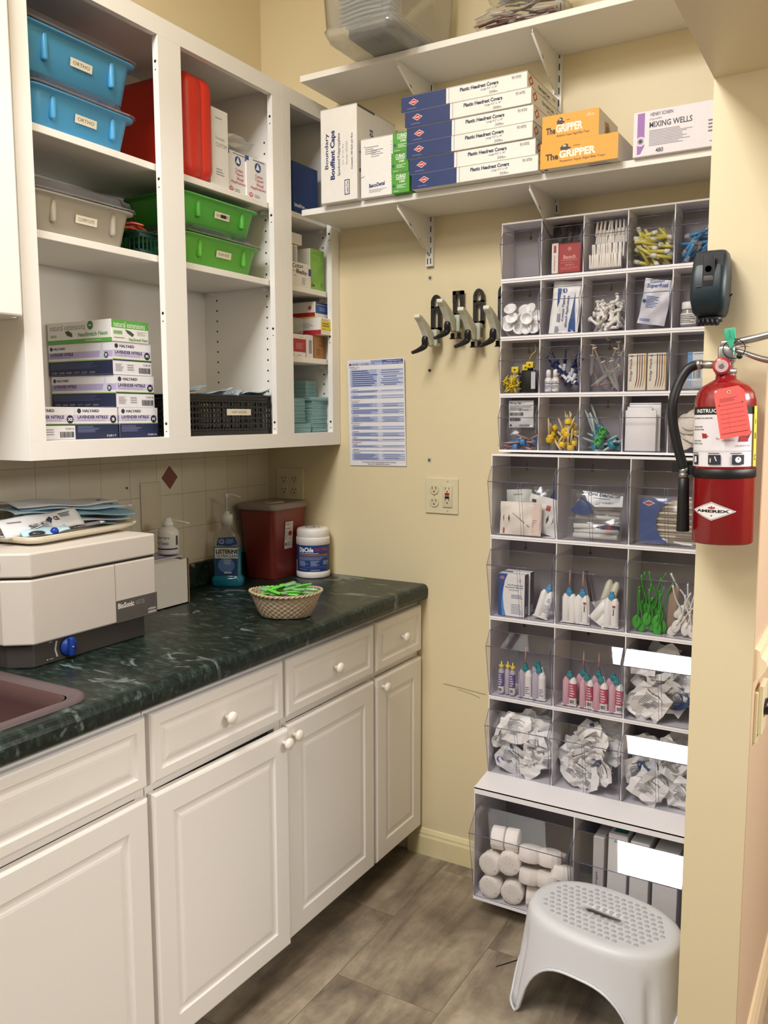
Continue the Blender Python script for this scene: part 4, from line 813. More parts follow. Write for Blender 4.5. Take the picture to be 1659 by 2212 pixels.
def cartridge(name,lab,loc,rot=(0,0,0),c1=CWH,c2=CWH,cap=TEAL,labcol=None,ops=None,group=None,tip=None,h=.082,single=False,r=.0105):
    t=thing(name,lab,'cartridge',loc,rot,group); b=B(); xs=(0,) if single else (-r*.95,r*.95)
    for i,xx in enumerate(xs): b.lathe([(r*.9,0),(r,.002),(r,h-.010),(r*.6,h-.002),(r*.55,h)],(c1,c2)[i],(xx,0,0),18)
    if not single: b.rbox((-r*2.1,-r*.8,0),(r*2.1,r*.8,.003),CWH,.001)
    b.obj('barrel',t)
    if cap: b=B(); b.rbox((-.008,-.006,h-.003),(.008,.006,h+.010),cap,.002).rbox((-.005,-.005,h+.008),(.005,.005,h+.018),cap,.001); b.obj('cap',t)
    if labcol or ops:
        xx=xs[-1]; b=B(); b.art(lambda a,c,e:(xx+(r+.0002+e)*math.sin(-1.5+3.0*a),-(r+.0002+e)*math.cos(-1.5+3.0*a),.006+(h-.022)*c),ops or [('r',0,.3,1,1,labcol),('l',.2,.35,.8,.95,5,'e9dfe2'),('r',0,0,1,.3,'ece9e8'),('bar',.3,.05,.7,.22,INK)],seg=8); b.obj('label',t)
    if tip: b=B(); b.lathe([(.0032,0),(.0028,.03),(.001,.05)],tip,(0,0,h+.018),8); b.obj('mixing_tip',t)
    return t
cartridge('impression_cartridge','white double cartridge leaning beside the blue boxes, sixth row',(x+.048,-.122,z+.004),(R(-8),R(14),0),cap=SKY,ops=[('t','50ml',.35,.72,.65,.95,'2c4a8c',90),('l',.2,.2,.8,.6,5,'8a94b0')])
x,z=bx3(1,1)
lux=[('r',0,0,1,1,'f0eeec'),('p',[(.1,0),(.9,0),(.75,.25),(.2,.5),(.1,.48)],'1f2d55'),('r',.35,.86,.6,.96,'c0303c'),('t','Luxatemp',.36,.5,.56,.82,INK,-90,1)]
cartridge('impression_cartridge','plain white double cartridge with blue cap and brown tip, sixth row',(x-.068,-.118,z),cap=SKY,tip=PK)
cartridge('impression_cartridge','printed white double cartridge with blue cap and brown tip, sixth row',(x-.030,-.118,z),cap=SKY,tip=PK,ops=lux)
cartridge('impression_cartridge','printed white double cartridge with a blue cap, right in the middle bin, sixth row',(x+.052,-.120,z),cap=SKY,ops=lux)
cartridge('impression_cartridge','cream cartridge leaning back against the wall, sixth row',(x+.010,-.055,z+.02),(R(-10),R(15),0),c1=M('d9d6bf',.3),c2=M('d9d6bf',.3),cap=None,h=.10)
cartridge('impression_cartridge','greyish clear cartridge slanting across the middle bin, sixth row',(x+.001,-.088,z+.040),(0,R(62),0),c1=NCL,c2=NCL,cap=None,h=.06)
cartridge('impression_cartridge','white cartridge lying slanted at the bottom of the middle bin, sixth row',(x+.010,-.118,z+.010),(R(-10),R(35),0),cap=None,h=.07,r=.013)
tag(B().rbox((-.004,-.003,0),(.004,.003,.09),M('3a3230',.5),.001).obj('dark_stick',None,(x-.028,-.045,z+.05),(0,R(-10),0)),'dark stick standing behind the tipped cartridges','stick')
x,z=bx3(1,2)
def utensil(col,name):
    t_=B(); t_.tube([(0,0,0),(.003,.001,.03),(-.002,.002,.06),(0,0,.095)],[.0065,.0055,.0055,.0075],col,8,5,.35)
    t_.lathe([(0,-.002),(.010,-.0012),(.012,0),(.010,.0012),(0,.002)],col,(0,0,-.004),16,(0,1,0),sx=1,sy=1.6); return t_.obj(name)
GU=M('3fa53a',.35)
posed(lambda:utensil(GU,'green_spoon'),[(-.078,-.125,.03,4,0),(-.066,-.120,.020,-3,.05),(-.050,-.125,.040,6,0),(-.038,-.118,.025,-5,.05),(-.024,-.122,.036,10,0),(-.058,-.100,.060,-8,.1),(-.040,-.095,.055,12,.1),(-.020,-.100,.050,20,.1),(-.070,-.090,.065,3,.1),(-.030,-.085,.070,-15,.1),(-.012,-.112,.022,-6,0),(-.05,-.08,.075,25,.1),(-.022,-.125,.016,4,0)],1,2,'bright green plastic spoon in the right bin, sixth row','spoon','green plastic spoons',False)
posed(lambda:utensil(M('ece8e4',.35),'white_spoon'),[(.028,-.125,.030,20,0),(.040,-.120,.045,-15,.1),(.052,-.125,.025,12,0),(.034,-.110,.060,50,.1),(.060,-.112,.050,-5,.1),(.046,-.105,.072,70,.0),(.020,-.122,.016,38,0),(.066,-.125,.02,-12,0),(.05,-.095,.08,-30,0),(.07,-.1,.065,15,0)],1,2,'white plastic spoon in the right bin, sixth row','spoon','white plastic spoons',False)
tag(B().rbox((-.012,-.002,0),(.012,.002,.13),M('a08874',.7),.001).obj('wood_divider',None,(x+.008,-.10,z),(0,R(3),0)),'brown wooden strip between the green and white spoons','divider')
# row 7
x,z=bx3(2,0)
for k,(dx,col) in enumerate(((-.070,'6c5c96'),(-.052,None),(-.034,'6c5c96'))):
    t=cartridge('small_cartridge','small %s cartridge with yellow cap, %s of the three'%('purple' if col else 'lilac',('left','middle','right')[k]),(x+dx,-.122+.006*(k%2),z),c1=LILAC,cap=None,labcol=col,single=True,r=.0085,h=.080,group='small yellow-capped cartridges')
    B().lathe([(.006,.078),(.006,.084),(.0025,.086),(.002,.098),(.0,.099)],YEC,n=12).rbox((-.008,-.002,.084),(.008,.002,.088),YEC,.0008).obj('yellow_cap',t)
darkl=[('r',0,0,1,1,'eceaea'),('p',[(.1,.72),(.9,.58),(.9,.98),(.1,.98)],'21355f'),('l',.3,.1,.7,.5,4,'6a7088')]
cartridge('impression_cartridge','teal-capped cartridge with dark blue label and a tall tip, seventh row',(x+.004,-.118,z),ops=darkl,tip=PK,c1=LILAC)
cartridge('impression_cartridge','teal-capped cartridge with dark blue label and no tip, seventh row',(x+.047,-.120,z),ops=darkl,c1=LILAC)
cartridge('impression_cartridge','teal-capped cartridge standing behind the dark-labelled ones, seventh row',(x+.026,-.075,z),c1=LILAC)
x,z=bx3(2,1)
pk=[(-.072,-.120,0),(-.050+.014,-.080,0),(-.020,-.120,1),(.004,-.122,0),(.016+.012,-.120,1),(.062,-.120,1),(-.010,-.075,0),(.046,-.085,0),(.075,-.10,1)]
rows=[(-.062,-.120,'far left'),(-.012,-.118,'second from the left'),(.030,-.124,'third from the left'),(.073,-.118,'far right')]
for dx,y,n in rows: cartridge('impression_cartridge','pink teal-capped cartridge, %s in the front rank, seventh row'%n,(x+dx*.98,y,z),(0,0,R(8) if n=='far right' else 0),c1=PINKC,labcol='c04a6c',group='pink and white cartridges')
for dx,y,n in ((-.035,-.078,'left'),(.008,-.072,'middle'),(.052,-.078,'right')): cartridge('impression_cartridge','pink teal-capped cartridge, %s in the rear rank, seventh row'%n,(x+dx,y,z),c1=PINKC,labcol='c04a6c',tip=PK if n!='right' else None,group='pink and white cartridges')
# crumpled packs with blue trays
PP=M('ebe8e7',.5,bump=.2,scale=30); PP2=M('e0dfe0',.35,bump=.3,scale=20)
def crumple(lab,w,h,loc,rot,seed,printed=True,mat=None,group=None,amp=.012):
    r=random.Random(seed); N=6
    off={(i,j):(r.uniform(-1,1)*w*.05,r.uniform(-1,1)*amp,r.uniform(-1,1)*h*.05) for i in range(N) for j in range(N)}
    fx=[r.uniform(-1,1) for _ in range(4)]
    def fn(u,v):
        i=min(N-1,int(u*(N-1)+.5)); j=min(N-1,int(v*(N-1)+.5)); o=off[(i,j)]
        edge=1-.16*abs(math.sin(3*u*PI+fx[0]*3))*(abs(v-.5)*2)**3-.1*abs(math.sin(2*v*PI+fx[1]))
        return ((u-.5)*w*edge+o[0],o[1]+.03*fx[2]*(u-.5)*(v-.5)+.6*fx[3]*abs(u-.5)**2*w,(v-.5)*h*(1-.14*abs(math.sin(2.5*u*PI+fx[2]*3))*(abs(u-.5)*2))+o[2])
    b=B(); b.grid(N,N,fn,mat or (PP if seed%3 else PP2),False)
    if printed: 
        # lettering printed on a few facets
        q=[('l',.2,.25,.75,.7,9,'8b8b90'),('t','Disposable Impression Tray',.22,.74,.8,.80,'55555a',0,1)]
        def mp(a,c,e):
            u=a*(N-1);v=c*(N-1);i=min(N-2,int(u));j=min(N-2,int(v));fu=u-i;fv=v-j
            P=[Vector(fn(p/(N-1),s/(N-1))) for p,s in ((i,j),(i+1,j),(i,j+1),(i+1,j+1))]
            w_=P[0]*(1-fu)*(1-fv)+P[1]*fu*(1-fv)+P[2]*(1-fu)*fv+P[3]*fu*fv; return (w_.x,w_.y-.0012-e,w_.z)
        b.art(mp,q,seg=24)
    o=tag(b.obj('crumpled_pouch',None,loc,rot),lab,'pouch',group); return solid(o,.0006)
TB=M('2c4c86',.3)
def tray(loc,rot,lab,group=None):
    t=thing('impression_tray',lab,'tray',loc,rot,group)
    def arc(r,n=14): return [(r*math.cos(a),r*1.15*math.sin(a)) for a in [R(-20)+R(220)*i/n for i in range(n+1)]]
    o=arc(.034); i=arc(.019); b=B(); b.prism(o+i[::-1],(0,0,0),(1,0,0),(0,0,1),(0,1,0),.0015,TB); 
    for rr_ in (.034,.019):
        p=arc(rr_); b.add([(a,0,c) for a,c in p]+[(a,-.012,c) for a,c in p],[(k,k+1,k+1+len(p),k+len(p)) for k in range(len(p)-1)],TB,True)
    solid(b.obj('tray_body',t),.001); B().rbox((-.006,-.001,.036),(.006,.003,.070),TB,.001).obj('tray_handle',t); return t
rc=random.Random(77)
def fill(r,c,sd,nm,n=15,trays=2):
    n=max(n,15); trays=2
    x,z=bx3(r,c)
    for k in range(trays):
        tray((x+rc.uniform(-.05,.05),-.121+.03*(k%2),z+.045+rc.uniform(0,.09)),(rc.uniform(-.3,.3),rc.uniform(-3,3),rc.uniform(-.3,.3)),'blue plastic impression tray among the crumpled pouches, %s'%nm,'blue trays, '+nm)
    for k in range(n):
        lay=k%3; fz=(k+.5)/n; w=rc.uniform(.075,.10)
        crumple('crumpled white printed pouch in the %s'%nm,w,rc.uniform(.065,.095),(x+rc.uniform(-.056,.056),-.124+.034*lay,z+.040+fz*.140*rc.uniform(.8,1)),(rc.uniform(-.35,.35),rc.uniform(-1.2,1.2),rc.uniform(-.4,.4)),sd+k,k%3==0,None,'crumpled pouches, '+nm,.009)
    crumple('crumpled white printed pouch in the %s'%nm,.10,.09,(x-.03,-.130,z+.050),(0,.5,0),sd+50,True,None,'crumpled pouches, '+nm,.006)
fill(2,2,300,'right bin of the seventh row'); fill(3,0,400,'left bin of the eighth row',12,3); fill(3,1,500,'middle bin of the eighth row',13,3); fill(3,2,600,'right bin of the eighth row',12,3)
# ---- row 9
CR=M('f6efe8',.9,bump=.5,scale=120); zb=.038+.012
def roll_bundle():
    b=B(); n=48; prof=[]
    def rad(t): return .0325*(1+.035*abs(math.sin(6*t)))
    vs=[];fs=[]
    for j,(s,y) in enumerate(((.0,-.019),(.6,-.019),(.93,-.0188),(1,-.0165),(1,.0165),(.93,.0188),(0,.019))):
        for i in range(n): t_=2*PI*i/n; vs.append((rad(t_)*s*math.cos(t_),y,rad(t_)*s*math.sin(t_)))
    for j in range(6):
        for i in range(n): a=j*n+i;c_=j*n+(i+1)%n; fs.append((a,c_,c_+n,a+n))
    b.add(vs,fs,CR,True); r=random.Random(4)
    for k in range(34):
        a=r.uniform(0,6.28);q=.027*math.sqrt(r.random()); b.lathe([(r.uniform(.0006,.0013),0),(.0002,.0003)],M('6b6055'),(q*math.cos(a),-.0189,q*math.sin(a)),6,(0,-1,0)); b.lathe([(.0008,0),(.0002,.0003)],M('8b8075'),(q*math.cos(a+1),.0189,q*math.sin(a+1)),6,(0,1,0))
    return b.obj('cotton_roll_bundle')
sp=[(.050,-.222,.036,0,0),(.118,-.222,.038,0,8),(.178,-.215,.037,0,-78),(.240,-.215,.036,0,-10),(.048,-.220,.104,0,-5),(.106,-.222,.122,0,10),(.170,-.222,.098,75,0),(.222,-.218,.100,80,0),(.262,-.21,.060,0,0),
 (.062,-.200,.176,0,-80),(.105,-.196,.178,0,-82),(.160,-.200,.152,78,0),(.215,-.190,.150,80,10),(.256,-.196,.120,70,0),(.05,-.14,.04,0,0),(.12,-.14,.05,0,70),(.19,-.14,.05,0,60),(.25,-.14,.06,60,0),(.07,-.13,.12,0,0),(.14,-.13,.12,70,0),(.21,-.13,.12,70,0)]
f=None
for k,(a,y,d,rx,rzz) in enumerate(sp):
    loc=(.93+a,y,.05+d-.002); rot=(R(rx),0,R(rzz)); lab='bundle of white cotton rolls in the bottom left bin'
    if f is None: f=roll_bundle(); f.location=loc; f.rotation_euler=rot; tag(f,lab,'cotton rolls','cotton roll bundles')
    else: dup(f,loc,rot)
sl=[('t','Non Filled Sponges',.22,.10,.5,.62,'55555e',90,1),('l',.56,.1,.66,.5,3,'8c8c92')]
carton('sponge_box','light grey sponge box with vertical black lettering, leftmost in the bottom right bin','box',.030,.17,.262,'c9c5c6',(1.293,-.135,zb),0,None,{'F':sl},flaps=False)
pp=[('r',.1,.955,.9,.99,'2f8a92')]
for k,(xx,w,hh_,n) in enumerate(((1.343,.052,.275,'second from the left'),(1.402,.050,.268,'third from the left'),(1.470,.064,.258,'rightmost'))):
    o=carton('sponge_sleeve','white paper sleeve of gauze sponges, %s in the bottom right bin'%n,'sleeve',w,.16,hh_,'e6e3e4',(xx,-.140,zb),(R(-2),0,0),'white gauze sleeves',{'F':[('l',.3,.9,.8,.95,1,'4f9a9f')],'T':[('r',.2,.1,.9,.6,'2f7f88' if k==0 else 'dfe0df')]},flaps=False)
# ---------------- fire extinguisher ----------------
EX,EY=1.656,-.7455; t=thing('fire_extinguisher','red dry chemical fire extinguisher strapped to the narrow wall','fire extinguisher',(EX,EY,1.224),(0,R(-1.0),0)); t.scale=(.858,.858,.858)
REDP=M('860d13',.24,coat=.5,var=.02); STL=M('b9b7b4',.28,.9); BLK=M('151517',.45)
b=B(); b.lathe([(0,.004),(.055,.002),(.0605,0),(.0625,.003),(.0625,.285),(.0615,.305),(.057,.322),(.048,.335),(.034,.344),(.022,.350),(.020,.362)],REDP,n=64,caps=False); b.obj('cylinder',t)
def cy(a0,a1,z0,z1,rad=.0627): return lambda a,c,e:((rad+e)*math.sin(R(a0+(a1-a0)*a)),-(rad+e)*math.cos(R(a0+(a1-a0)*a)),z0+(z1-z0)*c)
lab=[('r',0,0,1,1,'e4dfe2'),('r',0,0,.045,1,'d8cf55'),('r',.06,.87,.955,1,'19181b'),('t','INSTRUCTIONS',.16,.90,.66,.965,'e9e6e8',0,1),
 ('t','HOLD UPRIGHT, PULL RING PIN.',.09,.795,.40,.825,INK,0,1),('t','START BACK 8 FEET.',.09,.655,.27,.68,INK,0,1),('t','AIM AT BASE OF FIRE.',.09,.61,.29,.635,INK,0,1),('t','SQUEEZE LEVER.',.09,.42,.25,.445,INK,0,1),('t','SWEEP SIDE TO SIDE.',.09,.375,.27,.40,INK,0,1),
 ('p',[(.26,.56),(.33,.55),(.33,.48),(.27,.48)],'a8222c'),('p',[(.33,.50),(.56,.58),(.56,.59),(.33,.51)],INK),('p',[(.55,.50),(.57,.62),(.60,.66),(.65,.62),(.64,.50),(.61,.50),(.60,.58),(.58,.50)],INK),('c',.605,.68,.016,INK,1),('t','2m',.44,.46,.48,.49,INK),('t','APPLICATION',.5,.43,.64,.45,INK),
 ('p',[(.70,.42),(.82,.42),(.81,.52),(.71,.52)],'a8222c'),('c',.76,.55,.03,'a8222c',1),('p',[(.80,.5),(.86,.60),(.87,.57),(.82,.46)],'6a2a2c'),('t','PROXIMITY WAIT',.66,.34,.86,.36,INK),
 ('r',.045,.26,.90,.265,'8d898c'),('r',.12,.04,.21,.20,INK),('p',[(.14,.06),(.19,.08),(.18,.18),(.14,.16)],'e4dfe2'),('r',.36,.04,.50,.20,INK),('p',[(.38,.07),(.46,.10),(.44,.18),(.38,.14)],'e4dfe2'),('r',.62,.04,.76,.20,INK),('c',.69,.12,.035,'e4dfe2',1),('l',.1,.21,.24,.24,1,INK),('l',.36,.21,.5,.24,1,INK),('l',.6,.21,.78,.24,1,INK),
 ('r',.90,0,.97,1,'e6d345'),('t','A',.92,.70,.95,.80,INK,0,1),('t','B',.92,.46,.95,.56,INK,0,1),('t','C',.92,.10,.95,.20,INK,0,1),('bar',.975,.1,1,.9,'77737a')]
b=B(); b.art(cy(-78,84,.166,.292),lab,seg=30,asp=1.4,step=.00012); b.obj('instruction_label',t)
b=B(); am=[('p',[(0,.5),(.5,0),(1,.5),(.5,1)],'e9e4e4'),('p',[(.03,.5),(.5,.06),(.97,.5),(.5,.94)],'2b2527'),('p',[(.055,.5),(.5,.11),(.945,.5),(.5,.89)],'e9e4e4'),('t','AMEREX',.14,.43,.86,.58,'1f1b1d',0,2),('p',[(.42,.66),(.45,.74),(.48,.70),(.50,.79),(.53,.70),(.56,.75),(.58,.66),(.5,.62)],'b02630'),('c',.5,.27,.015,INK,1)]
def cyd(a,c,e): return cy(-58,34,.052,.092)(a,c,e)
# subdivide the diamond so that it follows the cylinder
def pdia(k):
    pts=[]; n=10
    for i in range(n+1): f=i/n; pts.append((.5-.5*f*k,.5-.5*(1-f)*k))
    return pts
for k,cc in ((1,'e9e4e4'),(.93,'2b2527'),(.885,'e9e4e4')):
    h_=.0002+.0001*[1,.93,.885].index(k); n=16; vs=[];fs=[]
    for i in range(n+1):
        u=-1+2*i/n; vs+=[cyd(.5+.5*k*u,.5-.5*k*(1-abs(u)),h_),cyd(.5+.5*k*u,.5+.5*k*(1-abs(u)),h_)]
    for i in range(n): fs.append((2*i,2*i+2,2*i+3,2*i+1))
    b.add(vs,fs,cc)
b.art(lambda a,c,e:cyd(a,c,e+.0006),am[3:],seg=20,asp=2); b.obj('maker_badge',t)
b=B(); b.lathe([(.0634,.142),(.0646,.143),(.0646,.160),(.0634,.161)],BLK,n=64,caps=False); b.box((-.110,.010,.150),(-.055,.014,.172),BLK); b.box((-.070,-.02,.146),(-.050,.020,.166),BLK); solid(b.obj('strap',t),.001)
b=B(); b.box((-.03,.060,.02),(.03,.0765,.30),BLK); b.box((-.04,.055,.140),(.04,.074,.163),BLK); b.obj('wall_bracket',t)
b=B(); b.lathe([(.020,.360),(.022,.362),(.022,.372),(.015,.374),(.015,.392)],STL,n=24).rbox((-.016,-.014,.385),(.018,.016,.420),STL,.005); b.cyl((-.010,0,.381),(-.052,0,.384),.0085,STL,20).cyl((-.048,0,.384),(-.062,0,.384),.0105,STL,20); b.obj('valve',t)
b=B(); b.lathe([(.0185,0),(.0185,.010),(.0165,.012),(0,.0122)],M('a8323c',.25),(-.006,-.014,.377),28,(.08,-1,0)); b.lathe([(.0135,0),(.0125,.0006)],M('c9a8a8',.4),(-.006+.001,-.0262,.377),24,(.08,-1,0)); b.lathe([(.006,0),(.005,.001)],STL,(-.005,-.0268,.377),14,(.08,-1,0)); b.obj('pressure_gauge',t)
b=B(); b.rbox((-.012,-.010,.418),(.012,.012,.432),STL,.004); b.tube([(.0,0,.424),(.05,0,.432),(.12,0,.446),(.16,0,.450)],[.010,.011,.010,.009],STL,10,5,.75); b.obj('carry_handle',t)
b=B(); b.tube([(.012,0,.412),(.035,-.004,.404),(.075,-.006,.388),(.13,-.006,.376)],[.006,.007,.0085,.008],STL,10,5,.8); b.obj('operating_lever',t)
b=B(); b.tube([(.018+.022*math.cos(a),-.022,.412+.020*math.sin(a)) for a in [2*PI*i/18 for i in range(19)]],.0012,BLK,6,1).lathe([(0,0),(.006,.001),(.006,.004),(0,.005)],BLK,(.030,-.024,.396),14,(0,-1,0)).tube([(.006,-.022,.416),(.05,-.022,.416)],.0014,STL,6,1); b.obj('pull_pin_ring',t)
b=B(); b.tube([(-.060,0,.384),(-.078,-.006,.374),(-.094,-.014,.345),(-.104,-.022,.305),(-.103,-.024,.262),(-.094,-.024,.215),(-.083,-.024,.175),(-.079,-.024,.160)],.0105,BLK,16,6); b.obj('hose',t)
b=B(); b.lathe([(.0092,0),(.0092,-.010),(.0082,-.012),(.0098,-.014),(.0098,-.022)],STL,(-.078,-.024,.162),20); b.obj('hose_ferrule',t)
b=B(); b.lathe([(.009,.140),(.0115,.138),(.0118,.110),(.0138,.024),(.0136,.022),(.0105,.022),(.0095,.05)],BLK,(-.078,-.024,0),24); b.obj('nozzle',t)
TG=M('f2605a',.6)
b=B(); w,h=.060,.105; 
b.prism([(-.03,0),(.03,0),(.03,h-.012),(.020,h),(-.020,h),(-.03,h-.012)],(0,0,0),(1,0,0),(0,0,1),(0,1,0),.0005,TG)
b.art(lambda a,c,e:(-.03+.06*a,-.0003-e,c*h),[('l',.15,.72,.85,.80,3,'a84a48'),('r',.14,.655,.86,.66,'8d3a3a'),('r',.10,.57,.9,.575,'8d3a3a'),('r',.10,.48,.9,.485,'8d3a3a'),('r',.10,.39,.9,.395,'8d3a3a'),('r',.10,.30,.9,.305,'8d3a3a'),('r',.10,.21,.9,.215,'8d3a3a'),('r',.06,.09,.94,.098,'5a2424'),('r',.36,.1,.364,.58,'8d3a3a'),('c',.5,.905,.055,'e6cfc0'),('c',.5,.905,.03,'3a1c1c'),('c',.12,.67,.02,'3a1c1c'),('c',.88,.67,.02,'3a1c1c')],asp=.57)
_o=b.obj('inspection_tag',None,(1.681,-.808,1.421),(R(-3),R(-10.5),R(6))); _o.scale=(.845,)*3; tag(_o,'coral pink inspection tag hanging from the extinguisher neck','tag')
GS=M('3fae86',.35)
b=B(); b.rbox((-.011,-.0015,.020),(.011,.0015,.044),GS,.001); b.prism([(-.009,.020),(.009,.020),(.003,.004),(-.002,.002)],(0,-.0015,0),(1,0,0),(0,0,1),(0,1,0),.003,GS); b.tube([(0,0,.004),(.006,0,-.010),(.010,0,-.022)],.0012,GS,6,4)
b.art(lambda a,c,e:(-.010+.02*a,-.0016-e,.022+.02*c),[('t','2018',.4,.1,.62,.9,'1f7a5a',-90)]); _o=b.obj('tamper_seal',None,(1.661,-.765,1.578),(0,R(-8),0)); _o.scale=(.845,)*3; tag(_o,'small green plastic tamper seal above the extinguisher valve','seal')
# ---------------- dispenser on the narrow wall ----------------
t=thing('soap_dispenser','dark teal wall dispenser with a black window above the extinguisher','dispenser',(1.614,YP,1.632)); t.scale=(.845,)*3
DT=M('10242b',.42,var=.03); BW2=M('08080a',.6)
b=B(); rows=[]
for k,(z_,hw_,d) in enumerate(((.012,.028,.060),(.020,.033,.078),(.05,.0375,.090),(.10,.0375,.084),(.135,.035,.070),(.148,.032,.062),(.152,.028,.055))):
    rows.append([(x_,-d/2+y_-.006,z_) for x_,y_ in rr(hw_,d/2,.014)])
loft(b,rows,DT); b.add(rows[0],[tuple(reversed(range(len(rows[0]))))],DT); b.obj('housing',t)
b=B(); b.prism([(-.030,.054),(.030,.054),(.032,.060),(.028,.145),(-.028,.145),(-.032,.060)],(0,-.1015,-.0),(1,0,0),(0,.16,1),(0,1,0),.006,BW2); b.obj('window',t)
b=B(); b.rbox((-.011,-.0935,.062),(.013,-.088,.138),M('141417',.6),.002); b.rbox((-.009,-.0945,.082),(.011,-.090,.094),M('4f4b4a',.5),.003); b.lathe([(.008,0),(.007,.002)],M('5a4a4a',.3),(.001,-.0915,.108),14,(0,-1,0)); b.rbox((-.022,-.0955,.070),(-.012,-.090,.073),M('3a3a40',.3),.0005); b.obj('inner_mechanism',t)
b=B(); b.lathe([(.026,.012),(.026,.0),(.020,-.002),(.020,-.006)],BLK,(0,-.045,0),20,sy=.8)
for a in range(5): b.cyl((-.018+.009*a,-.075+.004*abs(a-2),-.010),(-.018+.009*a,-.075+.004*abs(a-2),.006),.003,BLK,8)
b.tube([(.030,-.03,.045),(.038,-.03,.056),(.042,-.03,.060)],.0018,BLK,6,3); b.obj('nozzle_base',t)
# ---------------- switch plate on the corridor side ----------------
t=thing('wall_switch','cream surface box with a black oval knob on the corridor wall edge','switch',(XP2,-.594,.806)); t.scale=(.876,)*3
b=B(); b.prism([(-.05,0),(.035,0),(.035,.12),(-.05,.12)],(0,0,0),(0,1,0),(0,0,1),(1,0,0),.008,M('e6dcb4',.35)); b.prism([(-.043,.02),(.03,.02),(.03,.135),(-.043,.135)],(.008,0,0),(0,1,0),(0,0,1),(1,0,0),.010,M('e9dfb9',.35)); bevel(b.obj('cover',t),.002,2)
B().lathe([(.024,0),(.026,.004),(.022,.010),(0,.012)],M('1b1417',.3),(.018,-.005,.078),24,(1,0,0),sx=1,sy=.75).obj('knob',t)
# ---------------- step stool ----------------
PW=M('dcdde2',.42,var=.012,bump=.02,scale=150)
t=thing('step_stool','white plastic step stool with a dotted oval top in front of the bins','step stool',(1.376,-.458,FZ),R(-9)); t.scale=(1.05,1.05,1.03); H=.248
NT=96
def se(t_,a,b_,p=2.4):
    c,s=math.cos(t_),math.sin(t_); return (a*math.copysign(abs(c)**(2/p),c),b_*math.copysign(abs(s)**(2/p),s))
def ang(i): return 2*PI*i/NT
def zbot(t_):
    x_,y_=se(t_,1,1,3)
    if abs(y_)>abs(x_)*.9:   # long side arch
        q=abs(x_)/.72
        return .158*math.sqrt(max(0,1-q**3.4)) if q<1 else 0
    q=abs(y_)/.52
    return .10*math.sqrt(max(0,1-q**2.6)) if q<1 else 0
rings=[]
def ringat(f,dz=None):
    out=[]
    for i in range(NT):
        t_=ang(i); zb_=zbot(t_); z_=(H-.014)*(1-f)+zb_*f; s_=1-(z_/(H-.014)); a=.178+.022*s_; b__=.124+.030*s_
        g=0
        # recessed flutes on the four corners
        cdeg=abs(abs(math.degrees(t_)%180-90)-52)
        if 0<z_<.19 and cdeg<7: g=-.010*(1-(cdeg/7)**2)*min(1,(.19-z_)/.02)
        x_,y_=se(t_,a+g,b__+g,2.4+.8*s_); out.append((x_,y_,z_))
    return out
top=[[ (se(ang(i),.150*k,.098*k,2.3)+(H,)) for i in range(NT)] for k in (1.0,)]
rg=[]
for a,b__,z_ in ((.150,.098,H-.0008),(.156,.104,H),(.166,.113,H-.002),(.174,.120,H-.007),(.178,.124,H-.014)): rg.append([se(ang(i),a,b__,2.35)+(z_,) for i in range(NT)])
def slot(i,k=0,z_=H-.0008):
    ox,oy,_=rg[0][i]; d=Vector((ox,oy)).normalized(); hw_,hh_=.032,.0125
    # ray from the centre to the outline of a rounded slot
    k=hh_/max(1e-6,abs(d.y))
    if abs(d.x)*k>hw_:
        cx_=math.copysign(hw_,d.x); b_=d.x*cx_; k=b_+math.sqrt(max(0,b_*b_-(cx_*cx_-hh_*hh_)))
    return (d.x*k,d.y*k,z_)
inner=[slot(i) for i in range(NT)]
mid=[tuple(inner[i][k]*.8+rg[0][i][k]*.2 for k in range(3)) for i in range(NT)]
b=B(); loft(b,[[ (p[0],p[1],H-.012) for p in inner],inner,mid]+rg+[ringat(f) for f in (.08,.2,.35,.5,.65,.8,.92,1)],PW,False)
o=b.obj('body',t); m=o.modifiers.new('s','SOLIDIFY'); m.thickness=.0035; m.offset=1
b=B()
lip=[(p[0]*1.012,p[1]*1.012,p[2]) for p in ringat(1)]; b.tube(lip+[lip[0]],.0032,PW,8,1); b.obj('rim_bead',t)
b=B(); gm=M('b9bac2',.35)
nx,ny=17,11
for i in range(nx):
    for j in range(ny):
        x_=(i-(nx-1)/2)*.0172+(.0043 if j%2 else -.0043); y_=(j-(ny-1)/2)*.0165
        if (abs(x_)/.143)**2.3+(abs(y_)/.091)**2.3<1 and not (abs(x_)<.050 and abs(y_)<.015):
            b.lathe([(.0060,0),(.0056,.0010),(.0035,.0016),(0,.0018)],gm,(x_,y_,H-.0010),10,caps=False)
tag(b.obj('anti_slip_studs',t),None,None,None,'stuff')
ZC=.9145
# ---------------- ultrasonic cleaner ----------------
t=thing('ultrasonic_cleaner','light grey ultrasonic cleaner with a dark base and blue knob','cleaner',(.2,-1.09,ZC))
UG=M('cdc4ba',.4,var=.01); UD=M('3d3936',.4); Y=lambda y:y+1.09; X=lambda x:x-.2
def plan(e=0,yr=-.903): return [(X(.045+e),Y(-1.302+e)),(X(.300-e*.4),Y(-1.302+e)),(X(.350-e),Y(-1.264+e*.5)),(X(.350-e),Y(yr-e)),(X(.045+e),Y(yr-e))]
def pz(b,pl,z0,z1,m): return b.prism(pl,(0,0,z0),(1,0,0),(0,1,0),(0,0,1),z1-z0,m)
bevel(pz(B(),plan(.010,-.925),0,.058,UD).obj('base',t),.003,2)
b=B(); pz(b,plan(),.053,.1965,UG); o=bevel(b.obj('tank_body',t),.004,2)
pz(B(),plan(.004),.1955,.2025,M('1c1a19')).obj('seam_gasket',t)
